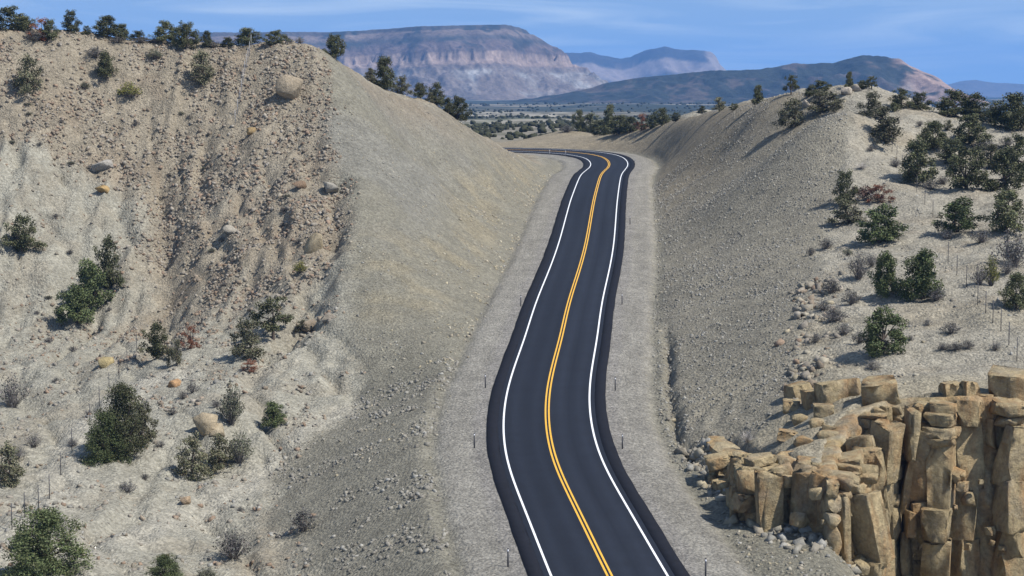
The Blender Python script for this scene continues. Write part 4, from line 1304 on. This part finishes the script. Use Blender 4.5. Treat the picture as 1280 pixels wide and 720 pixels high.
plant('b',1103,308,62,44,'broad bright juniper alone on the pale ground below the brush pile')
plant('b',1200,293,54,40,'rounded bright juniper beside the fence line on the wooded hill')
plant('j',1262,298,52,50,'dark juniper close to the fence line beside the big grey brush')
plant('b',1110,376,36,54,'slender light green juniper beside the rounded one above the cliff')
plant('b',1155,378,54,60,'rounded bright juniper with a wide shadow above the cliff', None, 0)
plant('y',1240,358,22,36,'yellow-green upright shrub near the fence posts')
plant('s',1226,358,26,26,'grey shrub grown into the yellow-green one near the fence')
plant('s',1270,336,54,46,'big grey brush on the wooded hill by the fence')
plant('j',1272,390,38,42,'dark juniper below the big grey brush by the fence')
plant('b',1106,446,56,54,'lowest bright juniper just above the cliff ledges')
plant('r',1100,258,30,22,'rust-red dead juniper lying against the brush pile')
plant('w',935,558,26,22,'bare twiggy bush at the foot of the graded slope near the cliff')
plants([('s',1190,420,28,17),('s',1195,440,24,12),('s',1180,438,18,11),('s',1210,438,20,13),('s',1245,440,16,12),('s',1160,408,14,9),('s',1138,428,12,8),('s',1092,465,22,12)],
       'grey leafless shrub on the flat pale ground right above the cliff ledges', 'grey shrubs above the cliff')
plants([('s',1074,352,26,38),('s',1040,368,28,20),('s',1066,382,26,20),('s',1090,336,22,18),('s',1046,404,34,22),('s',1033,312,22,16),('s',1014,320,14,12),('s',1075,430,24,16),('s',1020,430,18,14),('g',1060,320,14,9),('s',1055,420,22,18),('s',1030,390,20,14)],
       'grey leafless shrub along the brow between the graded slope and the junipers', 'grey shrubs along the brow of the graded slope')
plants([('s',1165,238,24,14),('s',1185,300,20,14),('s',1228,305,30,20),('s',1260,345,20,20),('s',1172,378,28,22),('s',1120,210,18,12),('s',1180,232,18,12)],
       'grey leafless shrub close to the dark steel post fence', 'grey shrubs along the fence')
plants([('s',1150,160,12,8),('s',1090,190,14,9),('s',1235,190,30,16),('s',1260,185,22,14),('w',1078,214,20,12)],
       'small grey shrub on the open upper slope of the wooded hill', 'grey shrubs on the upper wooded hill')
# --- beyond the bend
plants_ord([('j',752,168,24,18),('j',738,166,26,22),('j',724,164,18,24)], '{} dark juniper from the tall pinyon pine along the bank towards the cut', 'junipers on the bank beyond the bend')
plants_ord([('j',775,168,34,22),('j',788,166,24,18),('j',815,161,22,16),('j',828,157,22,20),('j',845,152,16,10)], '{} dark juniper from the tall pinyon pine along the bank towards the graded slope', 'junipers on the bank beyond the bend')
plant('s',708,166,20,10,'low grey shrub at the end of the juniper row beyond the bend')
plant('c',762,166,24,34,'tall pointed pinyon pine on the bank beyond the road bend')
plant('r',802,164,22,20,'rust-coloured dead juniper on the bank beyond the road bend')

# brush pile of cut branches
q = hit(1085, 250); kk = q[1] / F
bp = empty('brush_pile', q)
for i in range(26):
    a = random.uniform(0, 6.28); L = random.uniform(1.2, 2.6); e = random.uniform(0.05, 0.6)
    p0 = np.array((random.gauss(0, 0.9), random.gauss(0, 0.6), random.uniform(0, 0.6)))
    d = np.array((math.cos(a) * math.cos(e), math.sin(a) * math.cos(e), math.sin(e))) * L
    pth = [p0 - d * 0.5 + np.array((0, 0, 0.3)), p0 + np.array((random.gauss(0, .1), random.gauss(0, .1), 0.4)), p0 + d * 0.5 + np.array((0, 0, 0.4))]
    v, f = tube(pth, [0.05, 0.04, 0.015], 5)
    obj('branch', mesh_np('branch', v, f, M_deadwood if i % 6 == 0 else (M_bark if i % 2 else M_greywood), True), bp)
rl = np.random.default_rng(5)
v, f, c = leaves(np.stack([rl.normal(0, 1.0, 30), rl.normal(0, 0.6, 30), rl.uniform(0.2, 1.5, 30)], 1), 22, 0.4, 0.13, rl)
obj('dead_foliage', mesh_np('dead_foliage', v, f, leaf_mat('dry_leaf', (0.115, 0.075, 0.06), 0.1), False, c), bp)
tag(bp, 'heap of cut branches and dry brush at the brow of the graded slope', 'brush pile')

# ------------------------------------------------------------------ scrub of the far valley (one mass)
nS = 11000
t = rng.random(nS)
SY = 545 * (4200 / 545) ** (t ** 1.15)
SX = rng.uniform(-0.33, 0.33, nS) * SY
keep = (fbm(SX / 90, SY / 200, 3, 401) + 0.25 > rng.random(nS) * 0.7) | (SY < 1100) & (rng.random(nS) < 0.38)
SX, SY = SX[keep], SY[keep]; nS = len(SX)
SZ = valley_z(SX, SY)
sR = rng.uniform(0.9, 2.6, nS) * np.interp(SY, [560, 2000, 4200], [0.75, 1.0, 1.7])
base = ICO1[0][None] * (1 + 0.22 * rng.normal(0, 1, (nS, len(ICO1[0]), 1)))
v = base * sR[:, None, None] * np.array((1, 1, 0.8)) * 0.75
v = v + np.stack([SX, SY, SZ + sR * 0.4], 1)[:, None]
f = (ICO1[1][None] + (np.arange(nS) * len(ICO1[0]))[:, None, None]).reshape(-1, 3)
c = np.repeat(np.array((1, 1, 1.0)) * rng.uniform(0.25, 0.45, (nS, 1)), len(ICO1[0]), 0)
tag(obj('scrub', mesh_np('scrub', v.reshape(-1, 3), f, M_leaf, False, c)), 'dark juniper scrub dotting the far valley floor', 'scrub', kind='stuff')

# ------------------------------------------------------------------ road-side delineators
def box(sx, sy, z0, z1, y=0.0):
    v = np.array([(x * sx / 2, yy * sy / 2 + y, z) for z in (z0, z1) for x, yy in ((-1, -1), (1, -1), (1, 1), (-1, 1))])
    f = np.array([(0, 3, 2, 1), (4, 5, 6, 7), (0, 1, 5, 4), (1, 2, 6, 5), (2, 3, 7, 6), (3, 0, 4, 7)])
    return v, f
bl = box(0.11, 0.03, -0.3, 1.16); tp = box(0.09, 0.03, 1.16, 1.22)
me_post = mesh_np('post', *join([bl, tp]), M_post)
me_postp = mesh_np('pale_post', *join([bl, tp]), M_postpale)
me_ref = mesh_np('reflector', *box(0.085, 0.012, 0.98, 1.12, -0.024), M_reflect)
DEL = [(606.7,485,0,'dark delineator post on the gravel verge at the tightest part of the near curve'),
       (593,561,0,'dark delineator post on the cut-side verge beside the dark gravel bank'),
       (635,709,0,'dark delineator post on the outer gravel verge at the lowest stretch of road'),
       (769,489,0,'dark delineator post on the verge facing the ditch crack'),
       (778,562,0,'dark delineator post on the verge opposite the dark gravel bank'),
       (882,722,0,'dark delineator post on the wide verge near the cliff foot'),
       (787.5,281,0,'dark delineator post on the verge below the graded slope, farthest up the straight'),
       (777.5,381,0,'dark delineator post on the verge along the middle of the straight'),
       (651,383,0,'dark delineator post at the toe of the yellowish cut slope'),
       (793,207,0,'dark delineator post on the outside of the far bend'),
       (687,194,1,'pale delineator post on the inside of the far bend'),
       (707,195,1,'pale delineator post on the inside of the far bend where the edge line turns')]
for px, py, pale, lab in DEL:
    q = hit(px, py)
    o = empty('delineator', q)
    obj('post', me_postp if pale else me_post, o); obj('reflector', me_ref, o)
    tag(o, lab, 'delineator', 'delineators along the road')

# ------------------------------------------------------------------ steel post fences
me_tp = mesh_np('post', *box(0.055, 0.055, -0.4, 1.95), M_post)
me_tpp = mesh_np('post', *box(0.06, 0.06, -0.4, 1.95), M_postpale)
def fence(pix, label, pale=False):
    ps = [hit(*p) for p in pix]
    f = empty('fence', ps[0])
    for q in ps:
        obj('post', me_tpp if pale else me_tp, f, q - ps[0])
    for k in range(5):
        segs = []
        for a, b in zip(ps[:-1], ps[1:]):
            hgt = 0.25 + k * 0.4
            a2 = a - ps[0] + np.array((0, -0.04, hgt)); b2 = b - ps[0] + np.array((0, -0.04, hgt))
            segs.append(tube([a2, (a2 + b2) / 2 - np.array((0, 0, 0.02)), b2], [0.006] * 3, 3))
        obj('wire', mesh_np('wire', *join(segs), M_wire), f)
    tag(f, label, 'fence', 'steel post fences')
fence([(171,440),(159,461),(149,475),(136.5,491),(124.3,508),(112.5,532),(90,565),(76,595),(62,624),(48.4,638),(31,647),(15,662),(-6,680)], 'steel post wire fence running down through the gully beside the big juniper')
fence([(314,62),(312,70),(310,78),(308,87),(306,96),(304,106),(302,117),(300,129),(297,142),(294,156)], 'pale steel post fence climbing straight down the rubble face from the crest', True)
fence([(1098,160),(1104,170),(1110,180),(1115,190),(1121,201),(1128,213),(1137,226),(1146,240),(1156,256),(1166,272),(1176,296),(1185,328),(1196,345),(1208,360),(1222,382),(1232,392),(1241,405),(1251,415),(1261,432),(1271,452),(1284,470)], 'dark steel post fence crossing the pale ground of the wooded hill')

# ------------------------------------------------------------------ haze
v, f = box(2, 2, 0, 1)
hx, hy0, hy1, hz0, hz1 = 9500.0, -400.0, 16500.0, -95.0, 330.0
v = np.array([(a * hx, (hy0 if b < 0 else hy1), hz0 + (hz1 - hz0) * c) for a, b, c in v])
hm = bpy.data.materials.new('haze_air'); hm.use_nodes = True
hn = hm.node_tree.nodes; hn.clear()
ho = hn.new('ShaderNodeOutputMaterial'); hv = hn.new('ShaderNodeVolumePrincipled')
hv.inputs['Color'].default_value = (0.17, 0.45, 1.0, 1)
hv.inputs['Density'].default_value = 0.000066
hv.inputs['Anisotropy'].default_value = 0.1
hm.node_tree.links.new(hv.outputs[0], ho.inputs['Volume'])
tag(obj('haze', mesh_np('haze', v, f, hm)), 'thin blue desert haze lying over the whole valley', 'haze', kind='stuff')
